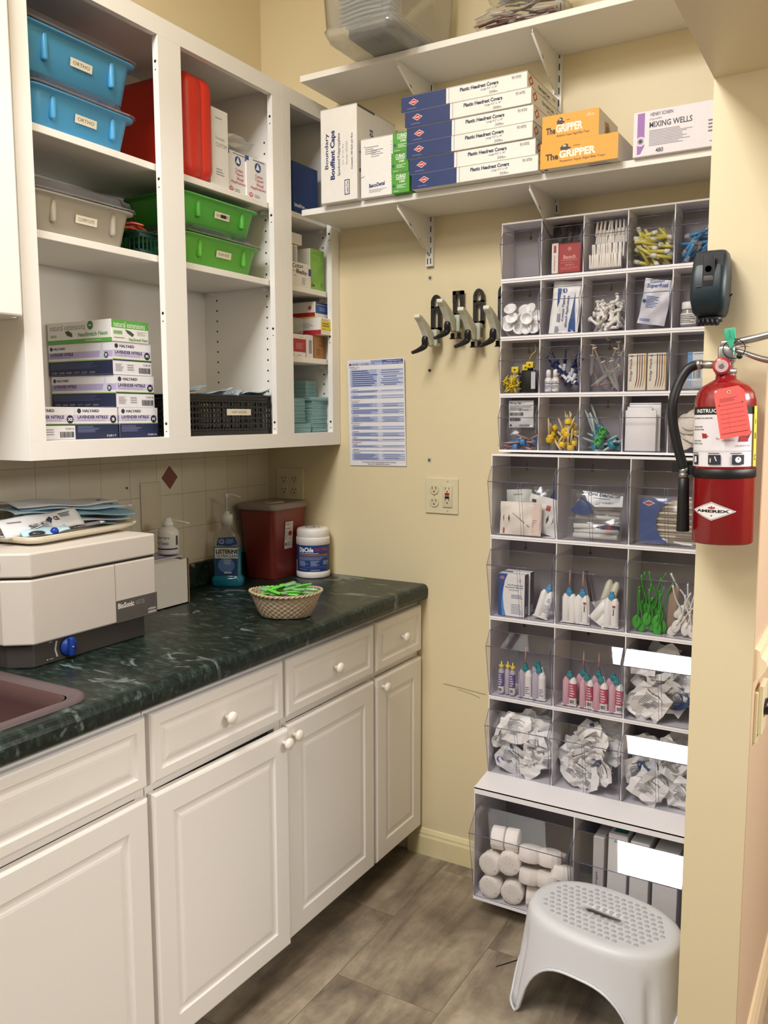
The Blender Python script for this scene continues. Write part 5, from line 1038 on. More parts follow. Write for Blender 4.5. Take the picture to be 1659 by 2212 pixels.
o=bevel(pz(B(),plan(-.001),.2015,.2545,UG).obj('lid',t),.004,2)
B().rbox((X(.20),Y(-1.325),.222),(X(.305),Y(-1.300),.246),UG,.006).obj('lid_handle',o)
b=B(); b.box((X(.3501),Y(-1.0345),.055),(X(.3506),Y(-1.0335),.196),M('8d857c')).obj('panel_groove',t)
b=B(); b.box((X(.350),Y(-1.033),.0535),(X(.3520),Y(-.9028),.1065),M('57524f',.4))
b.art(lambda a,c,e:(X(.352)+e,Y(-1.033)+.130*a,.0535+.053*c),[('t','BioSonic',.03,.62,.42,.88,'d9d4cc',0,2),('t','UC125',.47,.64,.68,.84,'a39e98'),('t','coltene',.76,.24,.96,.36,'d9d4cc',0,1),('t','whaledent',.76,.08,.97,.22,'d9d4cc',0,1)]); b.obj('name_panel',t)
kx=X(.3402)
b=B(); b.lathe([(.021,0),(.022,.004),(.020,.007),(0,.0075)],M('16388c',.35),(kx,Y(-1.168),.029),24,(1,0,0)); b.rbox((kx+.005,Y(-1.168)-.006,.008),(kx+.018,Y(-1.168)+.006,.050),M('16388c',.35),.003); b.lathe([(.003,0),(.002,.001)],M('b9b7b4',.3,.8),(kx+.0185,Y(-1.168),.029),10,(1,0,0)); b.obj('drain_knob',t)
b=B(); fp=lambda a,c,e:(kx+.0003+e,Y(-1.26)+.30*a,.058*c)
b.art(fp,[('p',[(.20,.20),(.215,.2),(.20,.5),(.215,.82),(.20,.82),(.185,.5)],'b9b4ab'),('l',.14,.80,.19,.86,1,'b9b4ab'),('l',.14,.14,.19,.20,1,'b9b4ab'),('c',.12,.18,.008,'b9b4ab',.6)],asp=5); b.obj('dial_print',t)
# tray of instruments on the cleaner
ZT=ZC+.2565; TRM=M('ddd3bd',.5,var=.01)
t=thing('foam_tray','cream foam tray of instruments on top of the cleaner','tray',(.155,-1.045,ZT),(0,0,R(6)))
def ring3(hx,hy,z,r): return [(x,y,z) for x,y in rr(hx,hy,r,5)]
b=B(); loft(b,[ring3(.118,.175,.018,.03),ring3(.121,.178,.0165,.03),ring3(.110,.166,.004,.028),ring3(.098,.155,.0005,.025)],TRM); solid(b.obj('tray_body',t),.0025,off=1)
B().tube([(x,y,.018) for x,y in rr(.1195,.1765,.03,5)]+[rr(.1195,.1765,.03,5)[0]+(.018,)],.0022,TRM,6,1).obj('rolled_rim',t)
LBM=M('b8d4e2',.45,bump=.2); PWM=M('d9dadc',.45,bump=.2); MBM=M('8fb6cc',.45,bump=.2)
def flat(name,label,cat,w,l,loc,rot,m,seed,ops=(),group=None,amp=.004,puff=.003,th=.002):
    r=random.Random(seed); p=[r.uniform(0,6) for _ in range(5)]
    f=lambda u,v,e=0:((u-.5)*w,(v-.5)*l,puff*(math.sin(PI*max(.001,min(.999,u)))**.5)+amp*math.sin(5*v+p[0]+2*u)*(v)+amp*.5*math.sin(11*v+p[1]-6*u)+e)
    b=B(); b.grid(10,18,lambda u,v:f(u,v),m,True); b.art(lambda a,c,e:f(c,a,th/2+.0006+e),list(ops),seg=8)
    return solid(tag(b.obj(name,None,loc,rot),label,cat,group),th)
poses=[(.12,-.93,.016,-18,LBM),(.10,-.97,.022,-8,MBM),(.13,-.95,.027,-26,PWM),(.11,-.93,.032,-12,LBM),(.14,-.94,.037,-32,MBM),(.10,-.98,.042,-6,LBM),(.12,-.95,.047,-20,LBM),(.11,-.97,.053,-10,PWM)]
for k,(x_,y_,z_,a,m) in enumerate(poses):
    z_=.016+(z_-.016)*1.45
    flat('sterile_pouch','blue and white sterilisation pouch, '+('lowest','second lowest','third lowest','fourth lowest','fourth from the top','third from the top','second from the top','topmost')[k]+' of the heap on the foam tray','pouch',.098,.270,(x_-.01,y_-.01,ZT+z_),(R(-2),R(4),R(a)),m,50+k,[('r',.9,.4,.93,.5,'2b2b30')] if k in (6,7) else (),'sterilisation pouches')
flat('sterile_pouch','long white pouch with small print lying at the front of the foam tray','pouch',.06,.20,(.215,-1.13,ZT+.040),(R(4),R(38),R(-4)),PWM,71,[('t','CE',.66,.40,.72,.62,'33333a'),('p',[(.56,.5),(.60,.7),(.64,.5),(.62,.35)],'2f3440'),('l',.76,.2,.95,.5,3,'7f8288'),('l',.1,.3,.3,.4,1,'8a8a90')],None,.003,.006)
flat('sterile_pouch','pale blue folded pouch at the near end of the foam tray','pouch',.05,.11,(.235,-1.14,ZT+.026),(R(2),R(14),R(-14)),LBM,72,(),None,.003,.005)
SS=M('a8a6a6',.2,.95)
t=thing('scissors','small steel scissors lying on the foam tray','scissors',(.235,-1.07,ZT+.020),(0,0,R(75)))
for s in (-1,1):
    B().tube([(-.02,s*.012+.014*0,.002),(0,s*.002,.004),(.045,-s*.002,.004)],[.0028,.003,.001],SS,8,4,.6).tube([(-.030+.012*math.cos(a),s*.013+.009*math.sin(a),.002) for a in [2*PI*i/14 for i in range(15)]],.0022,M('c9a36a',.25,.8) if s<0 else SS,6,1).obj('blade',t)
t=thing('pen','grey and white pen lying on the foam tray','pen',(.24,-1.00,ZT+.026),(0,R(-4),R(80))); B().cyl((-.035,0,0),(.02,0,0),.0045,M('9b98a0',.4),12).obj('barrel',t); B().cyl((.02,0,0),(.034,0,0),.0045,M('e4e2e0',.4),12,.0015).obj('tip',t)
t=thing('tweezers','dark steel tweezers lying on the foam tray','tweezers',(.22,-1.05,ZT+.030),(0,0,R(70)))
for s in (-1,1): B().tube([(-.05,0,0),(0,s*.006,.002),(.05,s*.001,0)],.002,M('39373b',.3,.7),6,4).obj('arm',t)
tag(B().lathe([(.0,-.010),(.0055,-.0085),(.0095,-.003),(.0095,.003),(.0055,.0085),(0,.010)],M('1f3f9f',.25),n=20,caps=False).obj('blue_bead',None,(.258,-1.125,ZT+.023)),'round dark blue ball on the foam tray','ball')
t=thing('dark_tray_clip','dark oval steel clip at the near end of the foam tray','clip',(.252,-1.168,ZT+.021)); B().lathe([(.014,0),(.015,.004),(.010,.007),(0,.008)],M('4a4a4e',.3,.6),n=20,sy=1.3).obj('disc',t)
for k,(x_,y_,a) in enumerate(((.20,-1.20,60),(.225,-1.18,80))):
    t=thing('dental_mirror','steel hand mirror, %s of the two on the near end of the tray'%('rear' if k==0 else 'front'),'mirror',(x_,y_,ZT+.024+.004*k),(0,R(-8),R(a))); B().tube([(-.06,0,0),(.02,0,0),(.045,0,.006)],.0022,SS,8,4).obj('handle',t); B().lathe([(.010,0),(.010,.002)],SS,(.052,0,.008),16).obj('mirror_head',t)
t=thing('white_tube','thin white tube sticking out of the pouch heap towards the wall','tube',(.115,-.80,ZT+.044),(0,0,R(78))); B().cyl((-.05,0,0),(.025,0,.0),.0032,M('e4e2de',.4),10).obj('stem',t); B().cyl((.025,0,0),(.038,0,0),.0038,M('efeeec',.4),10).obj('end_cap',t)
# ---------------- box behind the cleaner and spray bottle ----------------
t=thing('cardboard_box','white cardboard carton with open flap behind the cleaner','box',(.100,-.735,ZC))
KB=M('8a6f52',.8)
b=B(); w,d,h=.135,.275,.132
b.box((-w/2,-d/2,0),(w/2,d/2,.003),M('ddd8cf')); 
for a,c in (((-w/2,-d/2),(w/2,-d/2+.003)),((-w/2,d/2-.003),(w/2,d/2))): b.box(a+(0,),c+(h,),M('ddd8cf'))
b.box((-w/2,-d/2,0),(-w/2+.003,d/2,h),M('ddd8cf')).box((w/2-.003,-d/2,0),(w/2,d/2,h),M('ddd8cf')).box((w/2-.002,d/2,0),(w/2+.001,d/2+.0045,h),KB); b.obj('box_body',t)
b=B(); b.add([(w/2,-d/2,h),(w/2,d/2-.03,h),(w/2-.05,d/2-.05,h+.010),(w/2-.05,-d/2,h+.010)],[(0,1,2,3)],M('d6d0c4')); solid(b.obj('front_flap',t),.002)
b=B(); b.add([(-w/2,-d/2,h+.002),(w/2-.02,-d/2,h+.002),(w/2-.02,d/2,h+.004),(-w/2,d/2,h+.004)],[(0,1,2,3)],M('cfc8ba')); solid(b.obj('top_flap',t),.002)
b=B(); b.box((-.04,-.12,0),(.045,.12,.004),M('b9b6c4')); b.art(lambda a,c,e:(-.04+.085*a,-.12+.24*c,.004+e),[('r',.5,.3,.98,.95,'7a76a0'),('l',.55,.4,.9,.8,7,'d6d3de',1)]); tag(b.obj('leaflet',None,(.105,-.725,ZC+.139),(0,R(2),R(-2))),'printed leaflet lying on the open carton','leaflet')
t=thing('spray_bottle','small white spray bottle labelled for Canada standing on the carton','bottle',(.118,-.622,ZC+.1455))
b=B(); b.lathe([(0,0),(.029,0),(.031,.003),(.031,.062),(.029,.070),(.020,.078),(.016,.080)],M('dedad6',.3),n=32,caps=False)
b.art(lambda a,c,e:((.0312+e)*math.sin(R(-60+160*a)),-(.0312+e)*math.cos(R(-60+160*a)),.008+.055*c),[('r',0,.12,1,.20,'2a2c5a'),('t','Hurricaine Spray',.06,.66,.70,.84,'4a4d78'),('t','Made in Canada',.06,.40,.66,.56,'4a4d78'),('r',.92,.35,1,.85,INK)],seg=14); b.obj('bottle_body',t)
b=B(); b.lathe([(.0165,.079),(.0165,.092),(.012,.096),(.010,.104),(.006,.106)],M('e4e1dd',.35),n=24); b.tube([(.0,.0,.098),(.02,.012,.097),(.055,.03,.088)],.0036,M('dcd9d3',.35),8,3); b.obj('nozzle',t)
# ---------------- mouthwash ----------------
t=thing('mouthwash_bottle','pump bottle of blue mouthwash in the corner of the countertop','bottle',(.092,-.335,ZC),(0,0,R(28)))
LQ=bpy.data.materials.new('blue_liquid'); LQ.use_nodes=True; q=LQ.node_tree.nodes['Principled BSDF']; q.inputs['Base Color'].default_value=C('1a8fb0'); q.inputs['Roughness'].default_value=.06; q.inputs['Transmission Weight'].default_value=.45
PET=clear('clear_bottle_plastic',(.93,.94,.94),.9,.04,.05)
def orings(hx,hy,z,r=.018): return [(x,y,z) for x,y in rr(hx,hy,r,5)]
b=B(); loft(b,[orings(.050,.026,.0),orings(.052,.028,.004),orings(.052,.028,.022),orings(.047,.024,.030),orings(.044,.022,.034),orings(.044,.022,.124)],LQ); b.add(orings(.050,.026,0),[tuple(reversed(range(24)))],LQ); b.obj('liquid',t)
b=B(); loft(b,[orings(.0445,.0225,.122),orings(.0445,.0225,.150),orings(.040,.020,.166),orings(.020,.016,.180,.012),orings(.015,.013,.186,.012),orings(.0145,.013,.196,.012)],PET,False); b.obj('clear_shoulder',t)
b=B(); lp=lambda a,c,e:(-.036+.076*a,-.0228-e,.034+.094*c)
b.art(lp,[('r',.0,.0,.96,.66,'24406e'),('c',.48,.36,.36,'5a7bb0',.9),('l',.36,.38,.7,.56,4,'b8c4dc',1),('r',.0,.60,1.0,.96,'d9dcd0'),('t','LISTERINE',.05,.76,1.0,.91,'16181c',0,2),('t','ULTRACLEAN',.08,.63,1.0,.74,'24406e',0,1),('r',.38,.08,.70,.13,'c9d0dc')],asp=.8)
b.art(lambda a,c,e:(-.030+.068*a,-.0215-.0015-e+.0,.130+.030*c),[('p',[(.0,.1),(.1,.9),(.9,1),(1,.2),(.6,0)],'1f3f7a'),('l',.45,.25,.9,.8,4,'8fa6cc'),('c',.25,.5,.13,'cfd8e4',1.0),('c',.25,.5,.10,'1f3f7a',1.0),('t','U',.21,.38,.29,.62,'cfd8e4')],asp=2); b.obj('label',t)
b=B(); b.lathe([(.0195,.196),(.0195,.228),(.0185,.230),(.010,.231),(.009,.240),(.0045,.241)],M('d9d6cf',.35),n=28); b.lathe([(.0042,.24),(.0042,.284),(.0075,.286),(.0075,.296),(.005,.298)],M('d9d6cf',.35),n=16); b.tube([(-.006,0,.293),(.018,0,.294),(.046,0,.286)],[.006,.005,.0035],M('d9d6cf',.35),10,4,.6); b.obj('pump',t)
# ---------------- sharps container ----------------
t=thing('sharps_container','brownish red sharps container with a grey lid in the counter corner','container',(.112,-.118,ZC))
SR=M('7d2f28',.38,coat=.2); SLD=M('8d7f79',.35)
def r4(hx,hy,z,r=.02): return [(x,y,z) for x,y in rr(hx,hy,r,6)]
b=B(); loft(b,[r4(.060,.078,.0),r4(.061,.080,.004),r4(.073,.098,.235),r4(.074,.099,.240)],SR,False); b.add(r4(.060,.078,0),[tuple(reversed(range(28)))],SR); o=b.obj('bin_body',t)
b=B(); loft(b,[r4(.0745,.0995,.232,.022),r4(.0790,.104,.233,.022),r4(.080,.105,.238,.022),r4(.080,.105,.250,.022),r4(.076,.101,.255,.022),r4(.070,.095,.2555,.02),r4(.066,.091,.252,.02)],SLD); b.obj('lid',t)
b=B(); b.lathe([(.034,.2525),(.033,.2535),(0,.254)],M('c9c6ae',.5),(.010,-.010,0),28,sy=1.25); b.art(lambda a,c,e:(-.01+.04*a,-.045+.07*c,.2543+e),[('l',.2,.2,.8,.8,5,'77756a')]); b.obj('lid_sticker',t)
b=B(); k=.012/.235
sp_=lambda a,c,e:(.0665+.0065*c*.9+.0012+e,-.030+.044*a,.098+.092*c)
b.art(sp_,[('r',0,0,1,1,'cfcac6'),('l',.08,.86,.9,.96,3,'77706c'),('l',.05,.72,.95,.77,1,'2b2b2f'),('l',.05,.35,.4,.68,8,'8b8580'),('c',.66,.56,.23,'a32b24',.48*1.9),('c',.66,.56,.10,'7d1f1a',.9),('l',.5,.36,.9,.40,1,'a32b24'),('r',.08,.12,.28,.22,'55504c'),('l',.35,.1,.9,.24,2,'8b8580')],asp=.48); b.obj('warning_label',t)
# ---------------- disinfectant wipes ----------------
t=thing('wipes_canister','white canister of disinfectant wipes with a dark blue label','canister',(.240,-.066,ZC))
WP=M('e9e5e0',.35); r0=.0575
B().lathe([(0,0),(r0-.002,0),(r0,.003),(r0,.020),(r0-.0018,.022),(r0-.0018,.112),(r0,.114),(r0,.134),(r0-.001,.137),(0,.138)],WP,n=56,caps=False).obj('canister_body',t)
b=B(); b.lathe([(r0-.0035,.137),(r0-.0025,.139),(r0-.0025,.160),(r0-.006,.166),(r0-.012,.168),(0,.1685)],WP,n=56,caps=False); b.art(lambda a,c,e:(-.03+.06*a,-.03+.06*c,.1686+e),[('c',.5,.5,.42,'5b5450',1),('c',.5,.5,.36,'e6e2dc',1),('p',[(.3,.4),(.45,.35),(.5,.5),(.4,.6)],'4a4440'),('p',[(.7,.4),(.55,.35),(.5,.5),(.62,.64)],'4a4440'),('c',.5,.62,.07,'4a4440',1)]); b.obj('cap',t)
b=B(); cw=lambda a,c,e:((r0-.0016+e)*math.sin(R(-52+170*a)),-(r0-.0016+e)*math.cos(R(-52+170*a)),.022+.090*c)
b.art(cw,[('r',0,0,1,1,'1d3978'),('t','DisCide',.20,.74,.52,.93,'efedf0',0,2),('t','ULTRA',.55,.78,.86,.90,'b5303a',0,2),('l',.20,.68,.86,.72,1,'d9dbe4'),('r',.20,.60,.84,.665,'a8714f'),('l',.22,.61,.82,.655,1,'5a3a2a'),('l',.18,.44,.9,.57,4,'8fa0c8'),('l',.20,.22,.42,.42,6,'a9b6d6'),('l',.46,.22,.64,.42,6,'a9b6d6'),('l',.72,.26,.9,.42,5,'a9b6d6'),('r',.2,.175,.86,.18,'8fa0c8'),('l',.2,.08,.4,.12,1,'b98a6a'),('l',.46,.03,.7,.09,2,'a9b6d6'),('r',.06,.06,.13,.42,'c9cdd8'),('bar',.07,.1,.125,.4,INK)],seg=28); b.obj('label',t)
# ---------------- wicker basket with green flossers ----------------
t=thing('wicker_basket','small oval wicker basket near the front of the countertop','basket',(.519,-.590,ZC),(0,0,R(30)))
WK=M('b5a083',.75,bump=.3,scale=90,var=.18); N=112
def wick(u,v):
    a=2*PI*u; row=int(v*9.999); fr=v*10-row; w_=.0019*math.sin(28*a+PI*(row%2))*math.sin(PI*min(.999,fr))
    rx=.066+.030*v**.8; ry=.048+.026*v**.8
    return ((rx+w_)*math.cos(a),(ry+w_)*math.sin(a),.002+.066*v+.0006*math.sin(14*a))
b=B(); b.grid(N,61,wick,WK,True,True); b.add([wick(i/N,0) for i in range(N)],[tuple(reversed(range(N)))],WK); solid(b.obj('woven_body',t),.003,off=-1)
b=B()
for ph in (0,PI): b.tube([((.098+.0022*math.cos(22*a+ph))*math.cos(a),(.076+.0022*math.cos(22*a+ph))*math.sin(a),.069+.0022*math.sin(22*a+ph)+.003*math.cos(2*a)) for a in [2*PI*i/176 for i in range(177)]],.0023,WK,6,1)
b.obj('rim',t)
GN=M('5fc63f',.3,coat=.3); GNc=clear('pale_green_clear',(.8,.95,.8),.8,.08,.45,(.62,.78,.62,1)); bk=Matrix.Rotation(R(30),4,'Z')
def flosser():
    t=thing('travel_brush','x','brush'); b=B(); b.tube([(-.040,0,0),(-.02,.001,.001),(.01,0,.001),(.03,0,0)],[.005,.0058,.0052,.0045],GN,10,4,.55); b.obj('handle',t)
    b=B(); b.rbox((.006,-.010,-.0045),(.040,.010,.0045),GNc,.004).rbox((.008,-.007,-.003),(.036,.007,.001),GN,.002); b.obj('cover',t); return t
ro=random.Random(12); f=None
P_=[(-.060,-.010,.060,15),(-.050,.02,.064,60),(-.030,-.025,.066,-20),(-.02,.010,.076,10),(.0,-.030,.064,170),(.005,.015,.080,40),(.02,-.01,.074,-15),(.030,.02,.078,5),(.045,-.02,.068,12),(.055,.010,.072,-8),(-.045,-.02,.074,140),(.0,.03,.070,-40),(.02,.035,.074,0),(-.01,-.01,.084,25),(.035,0,.080,-160),(-.03,.03,.07,80)]
for k,(a,c,d,r_) in enumerate(P_):
    p=bk@Vector((a,c,0)); loc=(.519+p.x*.9,-.590+p.y*.9,ZC+d); rot=(R(ro.uniform(-25,25)),R(ro.uniform(-14,10)),R(30+r_))
    if f is None: f=flosser(); f.location=loc; f.rotation_euler=rot; tag(f,'bright green folding travel brush in the wicker basket','brush','green travel brushes in the basket')
    else: dup(f,loc,rot)
# blank plates on the tiles
b=B(); b.rbox((.008,-.622,1.118),(.0125,-.540,1.262),M('cdc2a8',.35),.002,2); tag(b.obj('blank_plate',None),'blank cream cover plate on the wall tiles left of the diamond','cover plate')
b=B(); b.rbox((.008,-1.00,1.10),(.0125,-.80,1.235),M('c6bba0',.35),.002,2); tag(b.obj('blank_plate',None),'wide blank cream cover plate behind the pouch heap','cover plate')
tag(B().lathe([(.004,0),(.003,.003)],M('6a6255',.4,.4),(0,0,0),10,(1,0,0)).obj('tile_screw',None,(.008,-.672,1.251)),'single small screw in the wall tiles','screw')
# ---------------- cabinet contents ----------------
def tub(label,y0,y1,x0,x1,z,col,ltext,lid='clear',scr=None,h=.092):
    """plastic tub, front facing +x"""
    cy_=(y0+y1)/2; cx_=(x0+x1)/2; hy=(y1-y0)/2; hx=(x1-x0)/2
    t=thing('storage_tub',label,'tub',(cx_,cy_,z)); m=M(col,.35,var=.02)
    ra=lambda e,zz,r=.03:[(a,b_,zz) for a,b_ in rr(hx-e,hy-e,max(.01,r),6)]
    b=B(); loft(b,[ra(.0,h,.035),ra(.0,h-.004,.035),ra(.010,h-.005,.035),ra(.012,h-.014,.035),ra(.026,.004,.028),ra(.03,0,.025)],m)
    for yy in (-hy*.52,hy*.55):
        b.rbox((hx-.021,yy-.005,h*.30),(hx-.010,yy+.005,h-.012),m,.004)
    solid(b.obj('tub_body',t),.0022,off=1)
    b=B(); w=.062; kx_=hx-.0185; sl=.014/h*.9
    b.art(lambda a,c,e:(hx-.0260+(.42+.16*c)*.0185+.0030+e,-w/2+.008+w*a,h*.42+.018*c),[('r',0,0,1,1,'e4ddc8')]+([('t',ltext,.12,.3,.88,.72,'3c382f')] if not scr else [('t','CROWN',.10,.3,.42,.70,'3c382f'),('r',.42,.25,.78,.75,'1a1a1a'),('t','PREP',.74,.3,.94,.70,'3c382f')])); b.obj('name_label',t)
    if lid:
        cm=LIDC; b=B(); loft(b,[ra(-.005,h+.002,.038),ra(-.005,h+.005,.038),ra(.012,h+.006,.03),ra(.016,h+.010,.03),ra(.022,h+.030,.028),ra(.03,h+.033,.024)],cm); solid(b.obj('clear_lid',t),.0015)
    return t
LIDC=clear('smoky_clear_lid',(.90,.89,.90),.9,.06,.08,(.75,.73,.73,1))
BT='4a9ccc'
tub('lower blue tub labelled ortho with a clear lid, top left bay',-1.170,-.853,.05,.292,2.0895,BT,'ORTHO',h=.086)
tub('upper blue tub labelled ortho with a clear lid, top left bay',-1.190,-.838,.045,.287,2.0895+.118,BT,'ORTHO',h=.098)
tub('grey tub labelled composite with a clear lid on the middle shelf',-1.180,-.860,.06,.290,1.8655,'a39b8c','COMPOSITE',h=.088)
tub('lower green tub labelled crown insert with a clear lid',-.715,-.372,.06,.292,1.8655,'5fae3c','CROWN INSERT',h=.080)
tub('upper green tub with a partly blacked-out crown label, stacked without a lid',-.715,-.375,.06,.290,1.8655+.106,'55b042','CROWN',lid=None,scr=1,h=.078)
tag(B().rbox((.02,-.845,1.8660),(.12,-.722,1.995),M('256b28',.4),.012).obj('green_bin',None),'green plastic bin deep in the middle shelf between the bays','bin')
def wire_basket(name,lab,x0,x1,y0,y1,z,h,m,nx=14,ny=20,nz=6,slat=.0035,label=None,vert_only=False):
    t=thing(name,lab,'basket',((x0+x1)/2,(y0+y1)/2,z)); b=B(); hx=(x1-x0)/2; hy=(y1-y0)/2; w=slat
    b.box((-hx,-hy,0),(hx,hy,.003),m)
    for (ax,half,n_,fixed) in (('y',hy,ny,hx),('x',hx,nx,hy)):
        for s in (-1,1):
            f=s*fixed
            def bx(a0,a1,z0,z1,d=.0012):
                if ax=='y': b.box((f-d,a0,z0),(f+d,a1,z1),m)
                else: b.box((a0,f-d,z0),(a1,f+d,z1),m)
            for i in range(n_+1): c=-half+2*half*i/n_; bx(max(-half,c-w/2),min(half,c+w/2),0,h)
            if not vert_only:
                for j in range(nz+1): q=h*j/nz; bx(-half,half,max(0,q-w*.6),min(h,q+w*.6),.0014)
            bx(-half,half,h-.012,h,.0016); bx(-half,half,0,.012,.0016)
    b.tube([(x,y,h) for x,y in rr(hx+.002,hy+.002,.008,3)]+[rr(hx+.002,hy+.002,.008,3)[0]+(h,)],.003,m,6,1); b.obj('lattice_body',t)
    if label:
        b=B(); b.box((hx+.0018,-.005+label[1],h*.50),(hx+.0030,.10+label[1],h*.50+.018),M('e4ddc8')); b.art(lambda a,c,e:(hx+.003+e,-.005+label[1]+.105*a,h*.5+.018*c),[('t',label[0],.18,.3,.82,.72,'3c382f')]); b.obj('name_label',t)
    return t
BKP=M('141416',.4)
wire_basket('lattice_basket','black lattice basket labelled x-ray holders at the bottom of the right bay',.05,.285,-.700,-.345,1.4055,.112,BKP,12,26,7,.0045,('X-RAY HOLDERS',-.02))
wire_basket('lattice_basket','second black lattice basket, mostly hidden behind the middle post',.02,.205,-.783,-.708,1.4055,.100,BKP,10,6,6,.0045)
wire_basket('lattice_basket','dark green slotted basket on the middle shelf behind the post',.10,.27,-.845,-.722,1.8655,.055,M('16382e',.4),10,9,3,.004,None,True)
for k,(y_,z_,a) in enumerate(((-.83,.060,10),(-.80,.066,30),(-.82,.072,-20))):
    tag(B().tube([(-.03,0,0),(0,.004,.006),(.03,0,.0)],[.006,.007,.005],M('a8442a',.4),8,4,.6).obj('orange_clip',None,(.24,y_-.02,1.8655+z_),(0,0,R(a+60))),'orange plastic clip lying on the dark slotted basket','clip','orange clips')
for k in range(4): t_=flat('sterile_pouch','pale blue instrument pouch, %s in the x-ray holder basket'%('leftmost','second from left','third from left','rightmost')[k],'pouch',.07,.12,(.23,-.64+.085*k,1.4055+.112+(.010,.004,.002,.006)[k]),(R(8),R(-12),R((20,-15,30,-25)[k])),M('a9c0cc',.4,bump=.2),90+k,[('l',.1,.2,.8,.8,4,'7f95a6')],'pouches in the black basket')
# red case
t=thing('first_aid_case','bright red moulded case standing on edge behind the middle post','case',(.150,-.622,2.0895))
RC=M('d0301c',.4,bump=.05,var=.02)
def casr(hx,hz,y,r): return [(x,y,z+.138) for x,z in rr(hx,hz,r,6)]
b=B(); loft(b,[casr(.115,.118,-.056,.03),casr(.132,.134,-.048,.035),casr(.136,.137,-.040,.035),casr(.136,.137,-.002,.035),casr(.1345,.1355,0,.035),casr(.136,.137,.002,.035),casr(.136,.137,.034,.035),casr(.130,.132,.045,.035)],RC); b.add(casr(.115,.118,-.056,.03),[tuple(reversed(range(28)))],RC); b.obj('shell',t)
b=B(); b.tube([(.06,0,.272),(.04,0,.285),(-.02,0,.285),(-.04,0,.272)],.006,RC,8,4); b.obj('carry_handle',t)
LTX=[('l',.3,.86,.9,.9,1,'9a9a9a'),('t','Dentsply',.3,.60,.8,.65,'6a6a70'),('t','CUSTOM',.3,.52,.9,.57,'6a6a70'),('l',.3,.15,.8,.25,3,'8a8a90')]
carton('supply_box','plain white box with small grey print right of the red case','box',.075,.20,.21,'dcd8d2',(.175,-.540,2.0895),PI/2,None,{'F':LTX},flaps=False)
ca=[('c',.55,.80,.15,'20437f'),('p',[(.45,.75),(.55,.90),(.65,.75)],'e9e6e6'),('r',.0,.90,.12,1,'20437f'),('t','Cotton',.42,.56,.78,.64,'b8434a',0,1),('t','Tipped',.40,.46,.80,.54,'b8434a',0,1),('t','Wood',.46,.36,.80,.44,'b8434a',0,1),('t','Applicators',.18,.26,.92,.34,'b8434a',0,1),('c',.2,.13,.10,'b8434a',.75),('t','10',.14,.10,.26,.17,'efe6e4',0,1),('l',.36,.08,.7,.16,2,'8a8a90'),('l',.3,.93,.95,.97,1,'5a5a60')]
cb_=[('r',.0,.86,1,1,'2450a0'),('r',0,0,1,.06,'2450a0')]
for k,(y_,x_,n) in enumerate(((-.452,.165,'left'),(-.362,.170,'right'))):
    carton('applicator_box','white cotton tipped applicator box, %s of the two on the top right shelf'%n,'box',.092,.19,.122,'e4e1e0',(x_,y_,2.0895),PI/2+R((2,-2)[k]),'cotton tipped applicator boxes',{'F':ca,'L':cb_},flaps=False)
crumple('crumpled white paper bag lying on the applicator boxes',.16,.10,(.20,-.42,2.0895+.150),(R(60),R(0),R(80)),901,False,M('dcd8d2',.6),None,.008)
# glove boxes
LV='b7abd2'; GL='7fae3c'; DN='1c2447'
def hal_end(sz,ref,dark=False):
    o=[('r',0,0,1,1,'e6e4e8'),('r',0,.54,1,.76,'cfc8de'),('c',.10,.88,.045,'2b2f45',1),('t','HALYARD',.18,.84,.56,.93,'2b2f45',0,2),('t','LAVENDER NITRILE',.06,.64,.76,.74,'3a3562',0,2),('t','POWDER-FREE EXAM GLOVES',.06,.56,.70,.62,'8a80b0'),('c',.89,.62,.075,'1b1d30',1),('t',sz,.855 if len(sz)<2 else .835,.57,.925 if len(sz)<2 else .945,.67,'efedf2',0,2),('r',0,.465,1,.49,GL)]
    if dark: o+=[('r',0,0,1,.46,DN),('l',.05,.2,.6,.42,6,'6f769a'),('t',ref,.72,.06,.95,.12,'dcdde4')]
    else: o+=[('r',0,.43,1,.465,DN),('l',.06,.1,.26,.34,6,'9a9aa2'),('l',.36,.12,.6,.34,3,'9a9aa2'),('t',ref,.78,.30,.97,.36,'55555c'),('bar',.66,.06,.97,.24,'33333a')]
    return o
hal_side=[('r',0,0,1,1,'e3e1e6'),('r',0,.54,1,.74,LV),('c',.05,.86,.022,'2b2f45',1),('t','HALYARD',.08,.82,.28,.90,'2b2f45',0,2),('t','LAVENDER NITRILE',.03,.62,.40,.72,'3a3562',0,2),('t','POWDER-FREE EXAM GLOVES',.03,.545,.36,.60,'8a80b0'),('p',[(.80,.55),(.82,.75),(.83,.97),(.855,.97),(.86,.75),(.88,.66),(.87,.50)],'cdd3e8'),('c',.905,.60,.032,'1b1d30',1),('t','M',.89,.545,.92,.655,'efedf2',0,2),('r',0,.44,1,.47,GL),('r',0,0,1,.44,DN),('l',.03,.2,.85,.40,5,'4d5580'),('r',.02,.02,.98,.025,'8a90b0')]+[('t',s_,.05+.12*i,.06,.13+.12*i,.11,'b9bdd0') for i,s_ in enumerate(('CE','100','REF','QTY','LOT','250'))]
for y_,sz,n in ((-1.118,'XS','extra small'),(-.9885,'S','small'),(-.853,'M','medium')):
    carton('glove_box','lavender glove box marked %s in the bottom row of the cabinet'%n,'box',.130,.235,.0755,'e3e1e6',(.140,y_,1.4055),PI/2,'lavender glove boxes',{'F':hal_end(sz,{'XS':'52816','S':'52817','M':'52818'}[sz],sz!='XS'),'L':hal_side},flaps=False)
